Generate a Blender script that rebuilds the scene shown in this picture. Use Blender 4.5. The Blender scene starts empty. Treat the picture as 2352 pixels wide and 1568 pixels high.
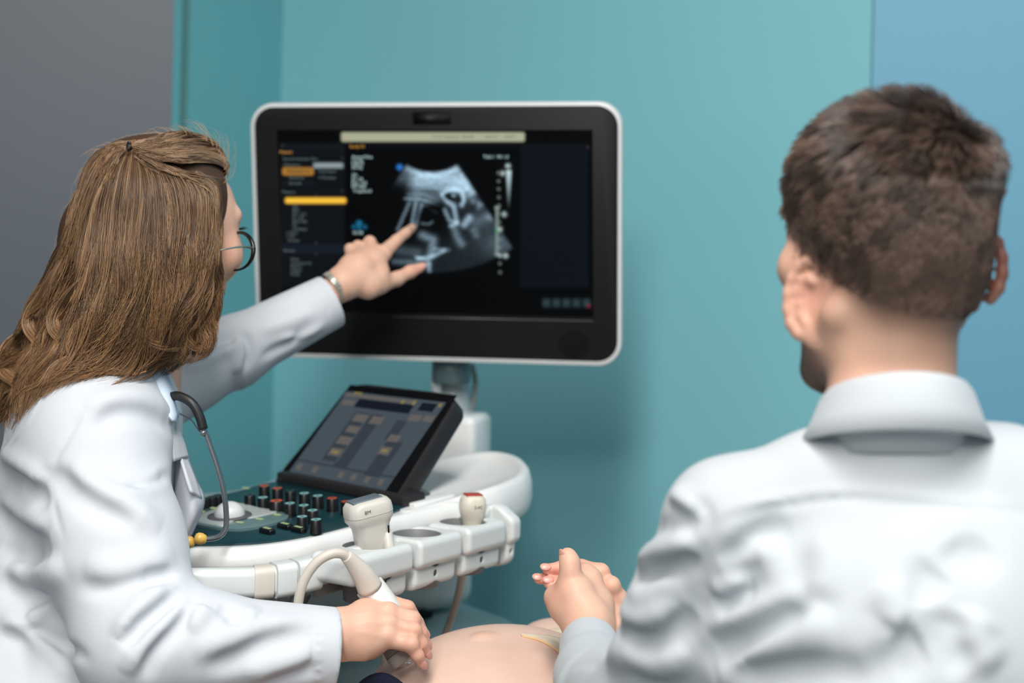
import bpy, math, random
import numpy as np
from mathutils import Vector, Matrix

# ------------------------------------------------------------------ camera, world, lights, exposure
SC = bpy.context.scene
COL = SC.collection
F = 2352 * 50 / 36.0          # focal length in photo pixels (50 mm lens, 36 mm sensor)
CX, CY, HY, ROLL, ZC = 1176.0, 784.0, 600.0, 0.025, 1.35
_c, _s = math.cos(ROLL), math.sin(ROLL)
cam_d = bpy.data.cameras.new('camera')
cam_d.lens = 50; cam_d.sensor_width = 36
cam_d.shift_y = -(CY - HY) / 2352.0
cam_d.clip_start = 0.05
cam_d.dof.use_dof = True
cam_d.dof.focus_distance = 1.52
cam_d.dof.aperture_fstop = 2.9
cam = bpy.data.objects.new('camera', cam_d); COL.objects.link(cam)
cam.matrix_world = Matrix.Translation((0, 0, ZC)) @ Matrix.Rotation(ROLL, 4, 'Y').inverted() @ Matrix.Rotation(math.pi/2, 4, 'X')
SC.camera = cam
SC.view_settings.view_transform = 'Standard'
SC.view_settings.look = 'None'
SC.view_settings.exposure = 0.0
SC.view_settings.gamma = 1.0
SC.view_settings.use_curve_mapping = False
w = bpy.data.worlds.new('world'); SC.world = w; w.use_nodes = True
w.node_tree.nodes['Background'].inputs[0].default_value = (0.80, 0.90, 1.0, 1)
w.node_tree.nodes['Background'].inputs[1].default_value = 0.33

def area(name, loc, target, size, power, color, sy=None):
    l = bpy.data.lights.new(name, 'AREA'); l.energy = power; l.color = color
    l.shape = 'RECTANGLE'; l.size = size; l.size_y = sy or size
    o = bpy.data.objects.new(name, l); COL.objects.link(o); o.location = loc
    o.rotation_euler = (Vector(target) - Vector(loc)).to_track_quat('-Z', 'Y').to_euler()
    return o
kl = area('ceiling_strip_light', (-0.17, -0.35, 3.0), (-0.17, -0.35, 0), 0.34, 98, (1.0, 0.965, 0.92), 2.7)
kl.rotation_euler = (0, 0, -0.136)
area('back_spot', (-0.55, -2.1, 2.9), (0.1, 2.0, 1.1), 0.5, 46, (1.0, 0.97, 0.93))
area('right_wall_fill', (1.3, 1.1, 3.0), (0.9, 2.1, 1.5), 0.9, 24, (0.88, 0.95, 1.0))  # added fill that lifts the right wall, not a known ceiling lamp
area('room_fill', (0.75, -2.4, 1.7), (-0.1, 2.0, 0.9), 1.6, 5, (0.95, 0.97, 1.0))
area('side_fill', (-2.2, -1.2, 1.9), (0.0, 1.8, 1.1), 1.4, 8, (0.93, 0.96, 1.0))

# ------------------------------------------------------------------ photo pixel -> place in the room
def PV(px, py, d):
    u = np.asarray(px, float) - CX; v = np.asarray(py, float) - HY
    x = _c*u + _s*v; z = _s*u - _c*v
    d = np.asarray(d, float)
    return np.stack([x*d/F, d + 0*x, ZC + z*d/F], -1)
def P(px, py, d): return PV(px, py, d)
def proj(p):
    p = np.asarray(p, float); x = p[..., 0]/p[..., 1]*F; z = (p[..., 2]-ZC)/p[..., 1]*F
    return np.stack([CX + _c*x + _s*z, HY + _s*x - _c*z], -1)
def PZ(px, py, z):            # the ray through a photo pixel met with the level z
    r = P(px, py, 1.0) - np.array([0, 0, ZC]); return np.array([0, 0, ZC]) + r*((z-ZC)/r[2])
def on_plane(px, py, p0, n):
    r = P(px, py, 1.0) - np.array([0, 0, ZC]); o = np.array([0, 0, ZC])
    return o + r*(((p0-o) @ n)/(r @ n))
def nrm(v): v = np.asarray(v, float); return v/np.linalg.norm(v)

# ------------------------------------------------------------------ object helpers
def tag(o, label=None, cat=None, group=None, kind=None):
    for k, v in (('label', label), ('category', cat), ('group', group), ('kind', kind)):
        if v: o[k] = v
    return o
def thing(name, label, cat, loc=(0, 0, 0), group=None):
    o = bpy.data.objects.new(name, None); COL.objects.link(o); o.location = Vector([float(a) for a in loc])
    o.empty_display_size = 0.05
    return tag(o, label, cat, group)
def link(name, me, mat=None, parent=None, smooth=True, label=None):
    if mat is not None: me.materials.append(mat)
    if smooth: me.polygons.foreach_set('use_smooth', np.ones(len(me.polygons), dtype=bool))
    o = bpy.data.objects.new(name, me); COL.objects.link(o)
    if parent is not None:
        o.parent = parent
        if parent.type == 'EMPTY': o.matrix_parent_inverse = Matrix.Translation(parent.location).inverted()
    if label: o['label'] = label
    return o
def fastmesh(name, V, Fq, per=4):
    me = bpy.data.meshes.new(name); V = np.ascontiguousarray(V, dtype=np.float32); Fq = np.ascontiguousarray(Fq, dtype=np.int32)
    me.vertices.add(len(V)); me.vertices.foreach_set('co', V.ravel())
    me.loops.add(Fq.size); me.loops.foreach_set('vertex_index', Fq.ravel())
    me.polygons.add(len(Fq)); me.polygons.foreach_set('loop_start', np.arange(0, Fq.size, per, dtype=np.int32))
    try: me.polygons.foreach_set('loop_total', np.full(len(Fq), per, dtype=np.int32))
    except Exception: pass
    me.update(calc_edges=True); me.validate()
    return me
def pymesh(name, V, Fs):
    me = bpy.data.meshes.new(name); me.from_pydata([tuple(map(float, v)) for v in V], [], Fs); me.update(); return me
class MB:
    def __init__(s): s.V = []; s.F = []
    def add(s, V, Fs):
        b = len(s.V); s.V += [tuple(map(float, v)) for v in V]; s.F += [tuple(i+b for i in f) for f in Fs]; return s
    def box(s, c, R, h, bev=0.0, n=3):
        c = np.asarray(c, float); R = np.asarray(R, float); h = np.asarray(h, float)
        if bev <= 0:
            V = [c + R @ (h*np.array([x, y, z])) for x in (-1, 1) for y in (-1, 1) for z in (-1, 1)]
            return s.add(V, [(0, 1, 3, 2), (4, 6, 7, 5), (0, 4, 5, 1), (2, 3, 7, 6), (0, 2, 6, 4), (1, 5, 7, 3)])
        # rounded box: rings of a rounded rectangle
        prof = []
        for i in range(n+1):
            a = math.pi/2*i/n; prof.append((bev*(1-math.sin(a)), -h[2]+bev*(1-math.cos(a))))
        prof = [(bev*(1-math.sin(math.pi/2*i/n)), -h[2]+bev*(1-math.cos(math.pi/2*i/n))) for i in range(n+1)]
        prof += [(q, -z) for q, z in prof[::-1]]
        rings = []
        for q, z in prof:
            rings.append([c + R @ np.array([x, y, z]) for x, y in rrect(h[0]-q, h[1]-q, max(bev-q, 1e-4)+0.0, n)])
        return s.loft(rings, True, True)
    def loft(s, rings, cap0=False, cap1=False, closed=True):
        m = len(rings[0]); V = [p for r in rings for p in r]; Fs = []
        for i in range(len(rings)-1):
            for j in range(m if closed else m-1):
                a = i*m+j; b = i*m+(j+1) % m; Fs.append((a, b, b+m, a+m))
        if cap0: Fs.append(tuple(range(m))[::-1])
        if cap1: Fs.append(tuple(range((len(rings)-1)*m, len(rings)*m)))
        return s.add(V, Fs)
    def tube(s, pts, r, n=12, flat=None, cap=True):
        pts = [np.asarray(p, float) for p in pts]; k = len(pts)
        rr = r if hasattr(r, '__len__') else [r]*k
        rings = []; ref = None
        for i in range(k):
            t = nrm(pts[min(i+1, k-1)] - pts[max(i-1, 0)])
            if ref is None:
                ref = np.array([0, 0, 1.0]) if abs(t[2]) < .9 else np.array([1.0, 0, 0])
            a = nrm(np.cross(t, ref)); b = np.cross(a, t); ref = b
            fa, fb = flat if flat else (1, 1)
            rings.append([pts[i] + rr[i]*(fa*math.cos(q)*a + fb*math.sin(q)*b) for q in [2*math.pi*j/n for j in range(n)]])
        return s.loft(rings, cap, cap)
    def build(s, name, mat, parent=None, smooth=True, label=None, edge=None):
        me = pymesh(name, s.V, s.F)
        o = link(name, me, mat, parent, smooth, label)
        if smooth and edge: me.set_sharp_from_angle(angle=math.radians(edge))
        return o
def rrect(a, b, r, n=5):
    out = []
    r = min(r, a*.999, b*.999)
    for cx, cy, a0 in ((a-r, b-r, 0), (-a+r, b-r, 90), (-a+r, -b+r, 180), (a-r, -b+r, 270)):
        for i in range(n+1):
            q = math.radians(a0 + 90*i/n); out.append((cx+r*math.cos(q), cy+r*math.sin(q)))
    return out
def spline(pts, n=8):         # Catmull-Rom through the points
    P_ = [np.asarray(p, float) for p in pts]; P_ = [2*P_[0]-P_[1]] + P_ + [2*P_[-1]-P_[-2]]; out = []
    for i in range(1, len(P_)-2):
        for k in range(n):
            t = k/n; a, b, c, d = P_[i-1:i+3]
            out.append(.5*((2*b)+(-a+c)*t+(2*a-5*b+4*c-d)*t*t+(-a+3*b-3*c+d)*t**3))
    return out + [P_[-2]]
def closed_spline(pts, n=6):
    P_ = [np.asarray(p, float) for p in pts]; m = len(P_); out = []
    for i in range(m):
        a, b, c, d = P_[i-1], P_[i], P_[(i+1) % m], P_[(i+2) % m]
        for k in range(n):
            t = k/n; out.append(.5*((2*b)+(-a+c)*t+(2*a-5*b+4*c-d)*t*t+(-a+3*b-3*c+d)*t**3))
    return out
def frame(z, x):              # matrix whose columns are x, y, z
    z = nrm(z); x = np.asarray(x, float); x = nrm(x - z*(x @ z)); return np.stack([x, np.cross(z, x), z], 1)

# ------------------------------------------------------------------ materials
def srgb(h):
    h = h.lstrip('#'); c = [int(h[i:i+2], 16)/255 for i in (0, 2, 4)]
    return tuple([(x/12.92 if x <= .04045 else ((x+.055)/1.055)**2.4) for x in c] + [1.0])
def mat(name, col, rough=.5, metal=0, noise=0, nscale=20, bump=0, bscale=200, spec=.5, emit=None, estr=1, coat=0, sss=0, trans=0, attr=None, attr_emit=False, sheen=0, weave=0, stretch=None):
    m = bpy.data.materials.new(name); m.use_nodes = True; nt = m.node_tree; b = nt.nodes['Principled BSDF']
    col = srgb(col) if isinstance(col, str) else col
    b.inputs['Base Color'].default_value = col; b.inputs['Roughness'].default_value = rough; b.inputs['Metallic'].default_value = metal
    b.inputs['Specular IOR Level'].default_value = spec; b.inputs['Coat Weight'].default_value = coat
    if sss:
        b.inputs['Subsurface Weight'].default_value = sss; b.inputs['Subsurface Radius'].default_value = (1, .35, .2); b.inputs['Subsurface Scale'].default_value = .006
    if trans: b.inputs['Transmission Weight'].default_value = trans
    if sheen: b.inputs['Sheen Weight'].default_value = sheen
    if emit is not None:
        b.inputs['Emission Color'].default_value = srgb(emit) if isinstance(emit, str) else emit; b.inputs['Emission Strength'].default_value = estr
    tc = nt.nodes.new('ShaderNodeTexCoord')
    src = None
    if attr:
        a = nt.nodes.new('ShaderNodeAttribute'); a.attribute_name = attr; src = a.outputs['Color']
        if attr_emit:
            nt.links.new(src, b.inputs['Emission Color']); b.inputs['Emission Strength'].default_value = estr; src = None
    if noise:
        n = nt.nodes.new('ShaderNodeTexNoise'); n.inputs['Scale'].default_value = nscale; n.inputs['Detail'].default_value = 4
        nt.links.new(tc.outputs['Object'], n.inputs['Vector'])
        mr = nt.nodes.new('ShaderNodeMapRange'); mr.inputs['To Min'].default_value = 1-noise; mr.inputs['To Max'].default_value = 1+noise
        nt.links.new(n.outputs['Fac'], mr.inputs['Value'])
        mx = nt.nodes.new('ShaderNodeVectorMath'); mx.operation = 'MULTIPLY'
        if src is not None: nt.links.new(src, mx.inputs[0])
        else: mx.inputs[0].default_value = col[:3]
        nt.links.new(mr.outputs[0], mx.inputs[1]); src = mx.outputs[0]
    if src is not None: nt.links.new(src, b.inputs['Base Color'])
    h = None
    if bump:
        n2 = nt.nodes.new('ShaderNodeTexNoise'); n2.inputs['Scale'].default_value = bscale; n2.inputs['Detail'].default_value = 3
        if stretch:
            mp = nt.nodes.new('ShaderNodeMapping'); mp.inputs['Scale'].default_value = stretch
            nt.links.new(tc.outputs['Object'], mp.inputs[0]); nt.links.new(mp.outputs[0], n2.inputs['Vector'])
        else: nt.links.new(tc.outputs['Object'], n2.inputs['Vector'])
        h = n2.outputs['Fac']
    if weave:
        wv = nt.nodes.new('ShaderNodeTexWave'); wv.inputs['Scale'].default_value = weave; wv.bands_direction = 'DIAGONAL'; wv.inputs['Distortion'].default_value = .6
        nt.links.new(tc.outputs['Object'], wv.inputs['Vector']); h = wv.outputs['Fac'] if h is None else h
    if h is not None:
        bp = nt.nodes.new('ShaderNodeBump'); bp.inputs['Strength'].default_value = bump or .15; bp.inputs['Distance'].default_value = .0015
        nt.links.new(h, bp.inputs['Height']); nt.links.new(bp.outputs[0], b.inputs['Normal'])
    return m

# ------------------------------------------------------------------ implicit surfaces (smooth bodies and cloth)
class SDF:
    def __init__(s): s.p = []; s.folds = []
    def cone(s, a, b, ra, rb, k=.01, op='u'):
        s.p.append(('cone', np.asarray(a, float), np.asarray(b, float), ra, rb, k, op)); return s
    def chain(s, pts, rs, k=.01):
        for i in range(len(pts)-1): s.cone(pts[i], pts[i+1], rs[i], rs[i+1], k)
        return s
    def cap(s, a, b, ra, rb, k=.01, op='u'):
        s.p.append(('cap', np.asarray(a, float), np.asarray(b, float), ra, rb, k, op)); return s
    def ell(s, c, r, R=None, k=.01, op='u'):
        s.p.append(('ell', np.asarray(c, float), np.eye(3) if R is None else np.asarray(R, float), np.asarray(r, float), 0, k, op)); return s
    def box(s, c, h, R=None, rd=.003, k=.004, op='u'):
        s.p.append(('box', np.asarray(c, float), np.eye(3) if R is None else np.asarray(R, float), np.asarray(h, float), rd, k, op)); return s
    def fold(s, pts, w, amp):
        pts = np.asarray(pts, float)
        s.folds.append((pts, w, amp)); return s
    @staticmethod
    def one(q, X):
        t = q[0]
        if t == 'cone' or t == 'cap':
            a, b, ra, rb = q[1:5]; ab = b-a; L2 = ab @ ab + 1e-12; tt = ((X-a) @ ab)/L2
            if t == 'cone':
                tt = np.clip(tt, 0, 1); return np.linalg.norm(X - a - tt[:, None]*ab, axis=1) - (ra+tt*(rb-ra))
            L = math.sqrt(L2); dr = np.linalg.norm(X - a - tt[:, None]*ab, axis=1) - (ra+np.clip(tt, 0, 1)*(rb-ra))
            da = (np.abs(tt-.5)-.5)*L; e = .0015
            m = np.maximum(dr, da); o = np.sqrt(np.maximum(dr, 0)**2 + np.maximum(da, 0)**2)
            return np.where(m > 0, o, m)
        if t == 'ell':
            c, R, r = q[1:4]; Y = (X-c) @ R; k0 = np.linalg.norm(Y/r, axis=1); k1 = np.linalg.norm(Y/(r*r), axis=1)+1e-9
            return k0*(k0-1)/k1 if False else np.where(k0 < .3, -r.min()*(1-k0), k0*(k0-1)/k1)
        c, R, h, rd = q[1:5]; Y = np.abs((X-c) @ R) - (h-rd)
        return np.linalg.norm(np.maximum(Y, 0), axis=1) + np.minimum(Y.max(1), 0) - rd
    def ev(s, X, sub=None, fsub=None):
        d = np.full(len(X), 1e3)
        for q in (s.p if sub is None else sub):
            e = s.one(q, X); k = q[5]; op = q[6]
            if op == 's': e = -e
            if op == 'u':
                h = np.maximum(k-np.abs(d-e), 0)/k; d = np.minimum(d, e) - h*h*k*.25
            else:
                h = np.maximum(k-np.abs(d-e), 0)/k; d = np.maximum(d, e) + h*h*k*.25
        for f in (s.folds if fsub is None else fsub):
            pts, w, amp = f; m = np.full(len(X), 1e9)
            tap = None
            n = len(pts)-1
            best = np.full(len(X), 1e9); T = np.zeros(len(X))
            for i in range(n):
                a, b = pts[i], pts[i+1]; ab = b-a; tt = np.clip(((X-a) @ ab)/(ab @ ab+1e-12), 0, 1)
                dd = ((X-a-tt[:, None]*ab)**2).sum(1); u = dd < best
                best = np.where(u, dd, best); T = np.where(u, (i+tt)/n, T)
            d = d - amp*np.exp(-best/(w*w))*np.minimum(1, 4*np.minimum(T, 1-T)+.12)
        return d
    def hit(s, px, py, d0=.8, d1=2.6):          # where the sight line of a photo pixel meets the surface
        px = np.atleast_1d(np.asarray(px, float)); py = np.atleast_1d(np.asarray(py, float))
        o = np.array([0, 0, ZC]); r = PV(px, py, np.ones(len(px))) - o; t = np.full(len(px), d0)
        ln = np.linalg.norm(r, axis=1); best = np.full(len(px), 1e9); tb = t.copy()
        for _ in range(60):
            e = s.ev(o + r*t[:, None], fsub=[])
            u = e < best; best = np.where(u, e, best); tb = np.where(u, t, tb)
            t = np.minimum(t + np.maximum(e, -.02)*.85/ln, d1)
        return o + r*tb[:, None], best
    def wrinkle(s, pix, w, amp, lift=0.0):
        q = spline([(a, b) for a, b in pix], 3); q = np.array(q)
        h, _ = s.hit(q[:, 0], q[:, 1]); s.fold(h, w, amp); return s
    def mesh(s, name, h, B=14, pad=.02):
        lo = np.full(3, 1e9); hi = -lo
        for q in s.p:
            if q[6] != 'u': continue
            if q[0] in ('cone', 'cap'):
                for c, r in ((q[1], q[3]), (q[2], q[4])): lo = np.minimum(lo, c-r); hi = np.maximum(hi, c+r)
            else:
                r = float(np.linalg.norm(q[3]) if q[0] == 'box' else q[3].max()); lo = np.minimum(lo, q[1]-r); hi = np.maximum(hi, q[1]+r)
        lo -= pad; hi += pad; N = np.ceil((hi-lo)/(h*B)).astype(int); S = h*B; hd = S*.5*math.sqrt(3)
        gi = np.stack(np.meshgrid(*[np.arange(n) for n in N], indexing='ij'), -1).reshape(-1, 3)
        C = lo + (gi+.5)*S
        E = np.stack([s.one(q, C)*(1 if q[6] == 'u' else -1) for q in s.p], 1)
        dall = s.ev(C, fsub=[]); kk = max(q[5] for q in s.p)
        ma = sum(0 for _ in ()) + (max([abs(f[2]) for f in s.folds])*1.5 if s.folds else 0)
        act = np.abs(dall) < hd*1.7 + ma + kk*.3
        fc = [(f, f[0].mean(0), np.linalg.norm(f[0]-f[0].mean(0), axis=1).max()) for f in s.folds]
        G = N*B+2; VK = []; VP = []; QK = []
        ax = np.arange(B+1)
        I = np.stack(np.meshgrid(ax, ax, ax, indexing='ij'), -1).reshape(-1, 3)
        uni = np.array([q[6] == 'u' for q in s.p])
        def key(g): return (g[..., 0]*G[1]+g[..., 1])*G[2]+g[..., 2]
        corners = [(i, j, k) for i in (0, 1) for j in (0, 1) for k in (0, 1)]
        edges = [(a, b) for ai, a in enumerate(corners) for b in corners[ai+1:] if sum(abs(x-y) for x, y in zip(a, b)) == 1]
        for bi in np.nonzero(act)[0]:
            base = gi[bi]*B; X = lo + (base+I)*h
            m = E[bi][uni].min() + hd*2.2 + 2*kk
            sub = [q for q, e, u in zip(s.p, E[bi], uni) if (e < m if u else e > -(hd*2+q[5]+abs(dall[bi])))]
            fs = [f for f, c, r in fc if np.linalg.norm(C[bi]-c) < r+hd+2.6*f[1]]
            D = s.ev(X, sub, fs).reshape(B+1, B+1, B+1)
            inside = D < 0
            if inside.all() or not inside.any(): continue
            cnt = np.zeros((B, B, B)); acc = np.zeros((B, B, B, 3))
            for a, b in edges:
                da = D[a[0]:a[0]+B, a[1]:a[1]+B, a[2]:a[2]+B]; db = D[b[0]:b[0]+B, b[1]:b[1]+B, b[2]:b[2]+B]
                x = (da < 0) != (db < 0)
                if not x.any(): continue
                t = np.where(x, da/np.where(x, da-db, 1), 0)
                for c_ in range(3): acc[..., c_] += np.where(x, a[c_]+t*(b[c_]-a[c_]), 0)
                cnt += x
            idx = np.argwhere(cnt > 0)
            if len(idx):
                pp = acc[idx[:, 0], idx[:, 1], idx[:, 2]]/cnt[idx[:, 0], idx[:, 1], idx[:, 2]][:, None]
                VP.append(lo + (base+idx+pp)*h); VK.append(key(base+idx))
            for a_ in range(3):
                o1, o2 = [(1, 2), (2, 0), (0, 1)][a_]
                sl = [slice(0, B)]*3; s2 = [slice(0, B)]*3; s2[a_] = slice(1, B+1)
                A = inside[tuple(sl)]; Bq = inside[tuple(s2)]; ii = np.argwhere(A != Bq)
                if not len(ii): continue
                fl = A[ii[:, 0], ii[:, 1], ii[:, 2]]
                g = base+ii; e1 = np.zeros(3, int); e1[o1] = 1; e2 = np.zeros(3, int); e2[o2] = 1
                q4 = np.stack([key(g-e1-e2), key(g-e2), key(g), key(g-e1)], 1)
                q4[~fl] = q4[~fl][:, ::-1]; QK.append(q4)
        VK = np.concatenate(VK); VP = np.concatenate(VP); QK = np.concatenate(QK)
        od = np.argsort(VK); VK = VK[od]; VP = VP[od]
        ix = np.searchsorted(VK, QK); ix = np.minimum(ix, len(VK)-1); ok = (VK[ix] == QK).all(1)
        return fastmesh(name, VP, ix[ok])
def tuck(me, cloth, mask, gap=.006):       # keep the body inside the garment where it is clothed
    n = len(me.vertices); co = np.empty(n*3, np.float32); me.vertices.foreach_get('co', co); co = co.reshape(-1, 3).astype(float)
    m = np.nonzero(mask(co))[0]
    for _ in range(3):
        X = co[m]; d = np.concatenate([cloth.ev(X[i:i+200000], fsub=[]) for i in range(0, len(X), 200000)]); u = d > -gap
        m = m[u]
        if not len(m): break
        X = co[m]; d = d[u]; e = 1e-3; g = np.stack([cloth.ev(X+np.eye(3)[k]*e, fsub=[])-d for k in range(3)], 1)/e; g /= np.linalg.norm(g, axis=1, keepdims=True)+1e-6
        co[m] = X - g*np.clip(d+gap, 0, .05)[:, None]
    me.vertices.foreach_set('co', co.astype(np.float32).ravel()); me.update()
def paint(me, base, spots, name='tint'):       # own colour of the surface: spots = (centre, radius, colour, strength)
    n = len(me.vertices); co = np.empty(n*3, np.float32); me.vertices.foreach_get('co', co); co = co.reshape(-1, 3)
    c = np.tile(np.array(base, float), (n, 1))
    for cen, r, colr, st in spots:
        if callable(cen): wgt = cen(co)*st
        else: wgt = st*np.exp(-((co-np.asarray(cen))**2).sum(1)/(r*r))
        c = c*(1-wgt[:, None]) + np.array(colr)*wgt[:, None]
    a = me.color_attributes.new(name, 'FLOAT_COLOR', 'POINT'); a.data.foreach_set('color', c.astype(np.float32).ravel())
def strands(name, L, r0, r1, mat_, parent, tint=None, label=None):
    # L: (n, m, 3) hair paths; thin three-sided tubes
    n, m, _ = L.shape; T = np.gradient(L, axis=1); T /= np.linalg.norm(T, axis=2, keepdims=True)+1e-9
    ref = np.array([.31, -.92, .2]); A = np.cross(T, ref); A /= np.linalg.norm(A, axis=2, keepdims=True)+1e-9; Bv = np.cross(T, A)
    rad = (r0 + (r1-r0)*np.linspace(0, 1, m)**1.5)[None, :, None]
    V = np.stack([L + rad*(math.cos(q)*A+math.sin(q)*Bv) for q in (0, 2.094, 4.189)], 2)   # n,m,3,3
    idx = np.arange(n*m*3).reshape(n, m, 3); Q = []
    for j in range(3):
        a = idx[:, :-1, j]; b = idx[:, :-1, (j+1) % 3]; c = idx[:, 1:, (j+1) % 3]; d = idx[:, 1:, j]
        Q.append(np.stack([a, b, c, d], -1).reshape(-1, 4))
    me = fastmesh(name, V.reshape(-1, 3), np.concatenate(Q))
    if tint is not None:
        c = np.concatenate([tint, np.ones(tint.shape[:-1]+(1,))], -1)
        if c.ndim == 2: c = np.repeat(c[:, None], m, 1)
        c = np.repeat(c[:, :, None], 3, 2).reshape(-1, 4)
        a = me.color_attributes.new('tint', 'FLOAT_COLOR', 'POINT'); a.data.foreach_set('color', c.astype(np.float32).ravel())
    return link(name, me, mat_, parent, True, label)
_txt_cache = {}
def text_mesh(body, size, align='LEFT'):
    cu = bpy.data.curves.new('t', 'FONT'); cu.body = body; cu.size = size; cu.align_x = align; cu.resolution_u = 2
    o = bpy.data.objects.new('t', cu); COL.objects.link(o); dg = bpy.context.evaluated_depsgraph_get(); e = o.evaluated_get(dg); me = e.to_mesh()
    V = [tuple(v.co) for v in me.vertices]; Fs = [tuple(p.vertices) for p in me.polygons]; e.to_mesh_clear()
    bpy.data.objects.remove(o); bpy.data.curves.remove(cu)
    return V, Fs
# ------------------------------------------------------------------ the room
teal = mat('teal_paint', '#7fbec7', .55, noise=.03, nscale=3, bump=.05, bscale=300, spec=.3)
teal2 = mat('teal_paint_dimmed', '#6aabb2', .5, noise=.03, nscale=3, bump=.05, bscale=300, spec=.3)  # the back wall's teal, darkened in colour for the left wall's weaker light
slate = mat('slate_laminate', '#5a626b', .45, noise=.03, nscale=4, bump=.05, bscale=300)
bluep = mat('blue_paint', '#66a3bd', .5, noise=.03, nscale=3, bump=.05, bscale=300)
groove = mat('groove_grey', '#5a8684', .6)
floor_m = mat('vinyl_floor', '#5c6464', .35, noise=.06, nscale=30)
ceil_m = mat('ceiling_white', '#b9b9b6', .8)
def slab(name, a, b, z0, z1, th, m):
    a = np.asarray(a, float); b = np.asarray(b, float); t = nrm([b[0]-a[0], b[1]-a[1], 0]); n = np.array([-t[1], t[0], 0])*th
    V = [(p[0], p[1], z) for z in (z0, z1) for p in (np.array([*a, 0]), np.array([*b, 0]), np.array([*b, 0])+n, np.array([*a, 0])+n)]
    o = link(name, pymesh(name, V, [(0, 1, 5, 4), (1, 2, 6, 5), (2, 3, 7, 6), (3, 0, 4, 7), (4, 5, 6, 7), (3, 2, 1, 0)]), m, smooth=False)
    o['kind'] = 'structure'; return o
ZT = 3.05
cor = P(636, 600, 3.0)[:2]
rgt = P(1990, 600, 2.46)[:2]
wt = nrm([*(rgt-cor), 0])[:2]; wn = np.array([-wt[1], wt[0]])
lft = cor - wn*.60 - wt*.02
gx = P(399, 600, 1)[0]; 
# point of the left wall seen at px ~ 405 and the grey leaf before it
def seg_at(px, a, b):
    r = P(px, 600, 1.0)[:2]; A = np.array([[r[0], -(b-a)[0]], [r[1], -(b-a)[1]]]); t = np.linalg.solve(A, a); return r*t[0]
pL = seg_at(404, cor, lft)
slab('wall_back', cor, rgt, 0, ZT, .1, teal)
slab('wall_left', pL, cor, 0, ZT, .1, teal2)
pG = seg_at(380, cor, lft + (lft-cor)*.2)
dG = nrm([*(pG-pL), 0])[:2]
# the recessed joint and the reveal beside the grey door leaf
slab('trim_1', pL - dG*0.0 + wn*0, pL + dG*.0, 0, ZT, .01, groove) if False else None
q1 = seg_at(427, cor, lft); q0 = seg_at(404, cor, lft)
bpy.data.objects['wall_left'].data.clear_geometry()
def reslab(name, a, b, th, m, off=0):
    t = nrm([*(b-a), 0])[:2]; n = np.array([-t[1], t[0]]); return slab(name, a+n*off, b+n*off, 0, ZT, th, m)
bpy.data.objects.remove(bpy.data.objects['wall_left'])
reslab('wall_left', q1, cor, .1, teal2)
reslab('trim_1', q0, q1, .09, groove, .008)
pE = seg_at(384, cor, lft + (lft-cor)*.3)
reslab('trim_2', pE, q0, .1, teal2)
gA = pE + np.array([0.002, -.002])
reslab('wall_far_left', gA + np.array([-1.9, -.35]), gA, .1, slate)
bB = rgt + np.array([2.0, -.55])
reslab('wall_right', rgt + np.array([.001, -.004]), bB, .1, bluep, 0)
gL = (gA + np.array([-1.9, -.35]))
slab('wall_side_left', (gL[0], -2.6), gL, 0, ZT, .1, mat('pale_wall', '#848c90', .7))
slab('wall_side_right', bB, (bB[0], -2.6), 0, ZT, .1, mat('pale_wall_2', '#7c949c', .7))
slab('wall_behind', (bB[0], -2.6), (gL[0], -2.6), 0, ZT, .1, bpy.data.materials['pale_wall'])
for nm, z0, z1, m_ in (('floor', -.05, 0, floor_m), ('ceiling', ZT, ZT+.05, ceil_m)):
    mb = MB().box(((gL[0]+bB[0])/2, .3, (z0+z1)/2), np.eye(3), ((bB[0]-gL[0])/2+.1, 3.0, (z1-z0)/2))
    o = mb.build(nm, m_, smooth=False); o['kind'] = 'structure'

# ------------------------------------------------------------------ the ultrasound machine
white = mat('white_plastic', '#dfe0df', .32, noise=.015, nscale=8, spec=.5)
white2 = mat('cool_white_plastic', '#d3d7d6', .35)
creamp = mat('cream_plastic', '#cdc7bc', .4)
rimm = mat('silver_white_rim', '#d2d5d4', .3)
black = mat('black_bezel', '#161617', .5, spec=.2)
blackg = mat('gloss_black', '#06070a', .45, spec=.15)
blackm = mat('dark_charcoal', '#252426', .45, spec=.35)
deepteal = mat('console_panel_green', '#10343a', .28, spec=.5)
keyblk = mat('key_black', '#0a0b0d', .35)
greyp = mat('grey_plastic', '#8d8f8d', .45)
housing = mat('housing_grey', '#cdd4d1', .45)
dgrey = mat('dark_grey_slot', '#4a4a4a', .6)
machine = thing('ultrasound_machine', 'white ultrasound machine with black control console and large monitor against the teal wall', 'ultrasound machine', P(900, 1400, 2.05)*np.array([1, 1, 0]))

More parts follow.
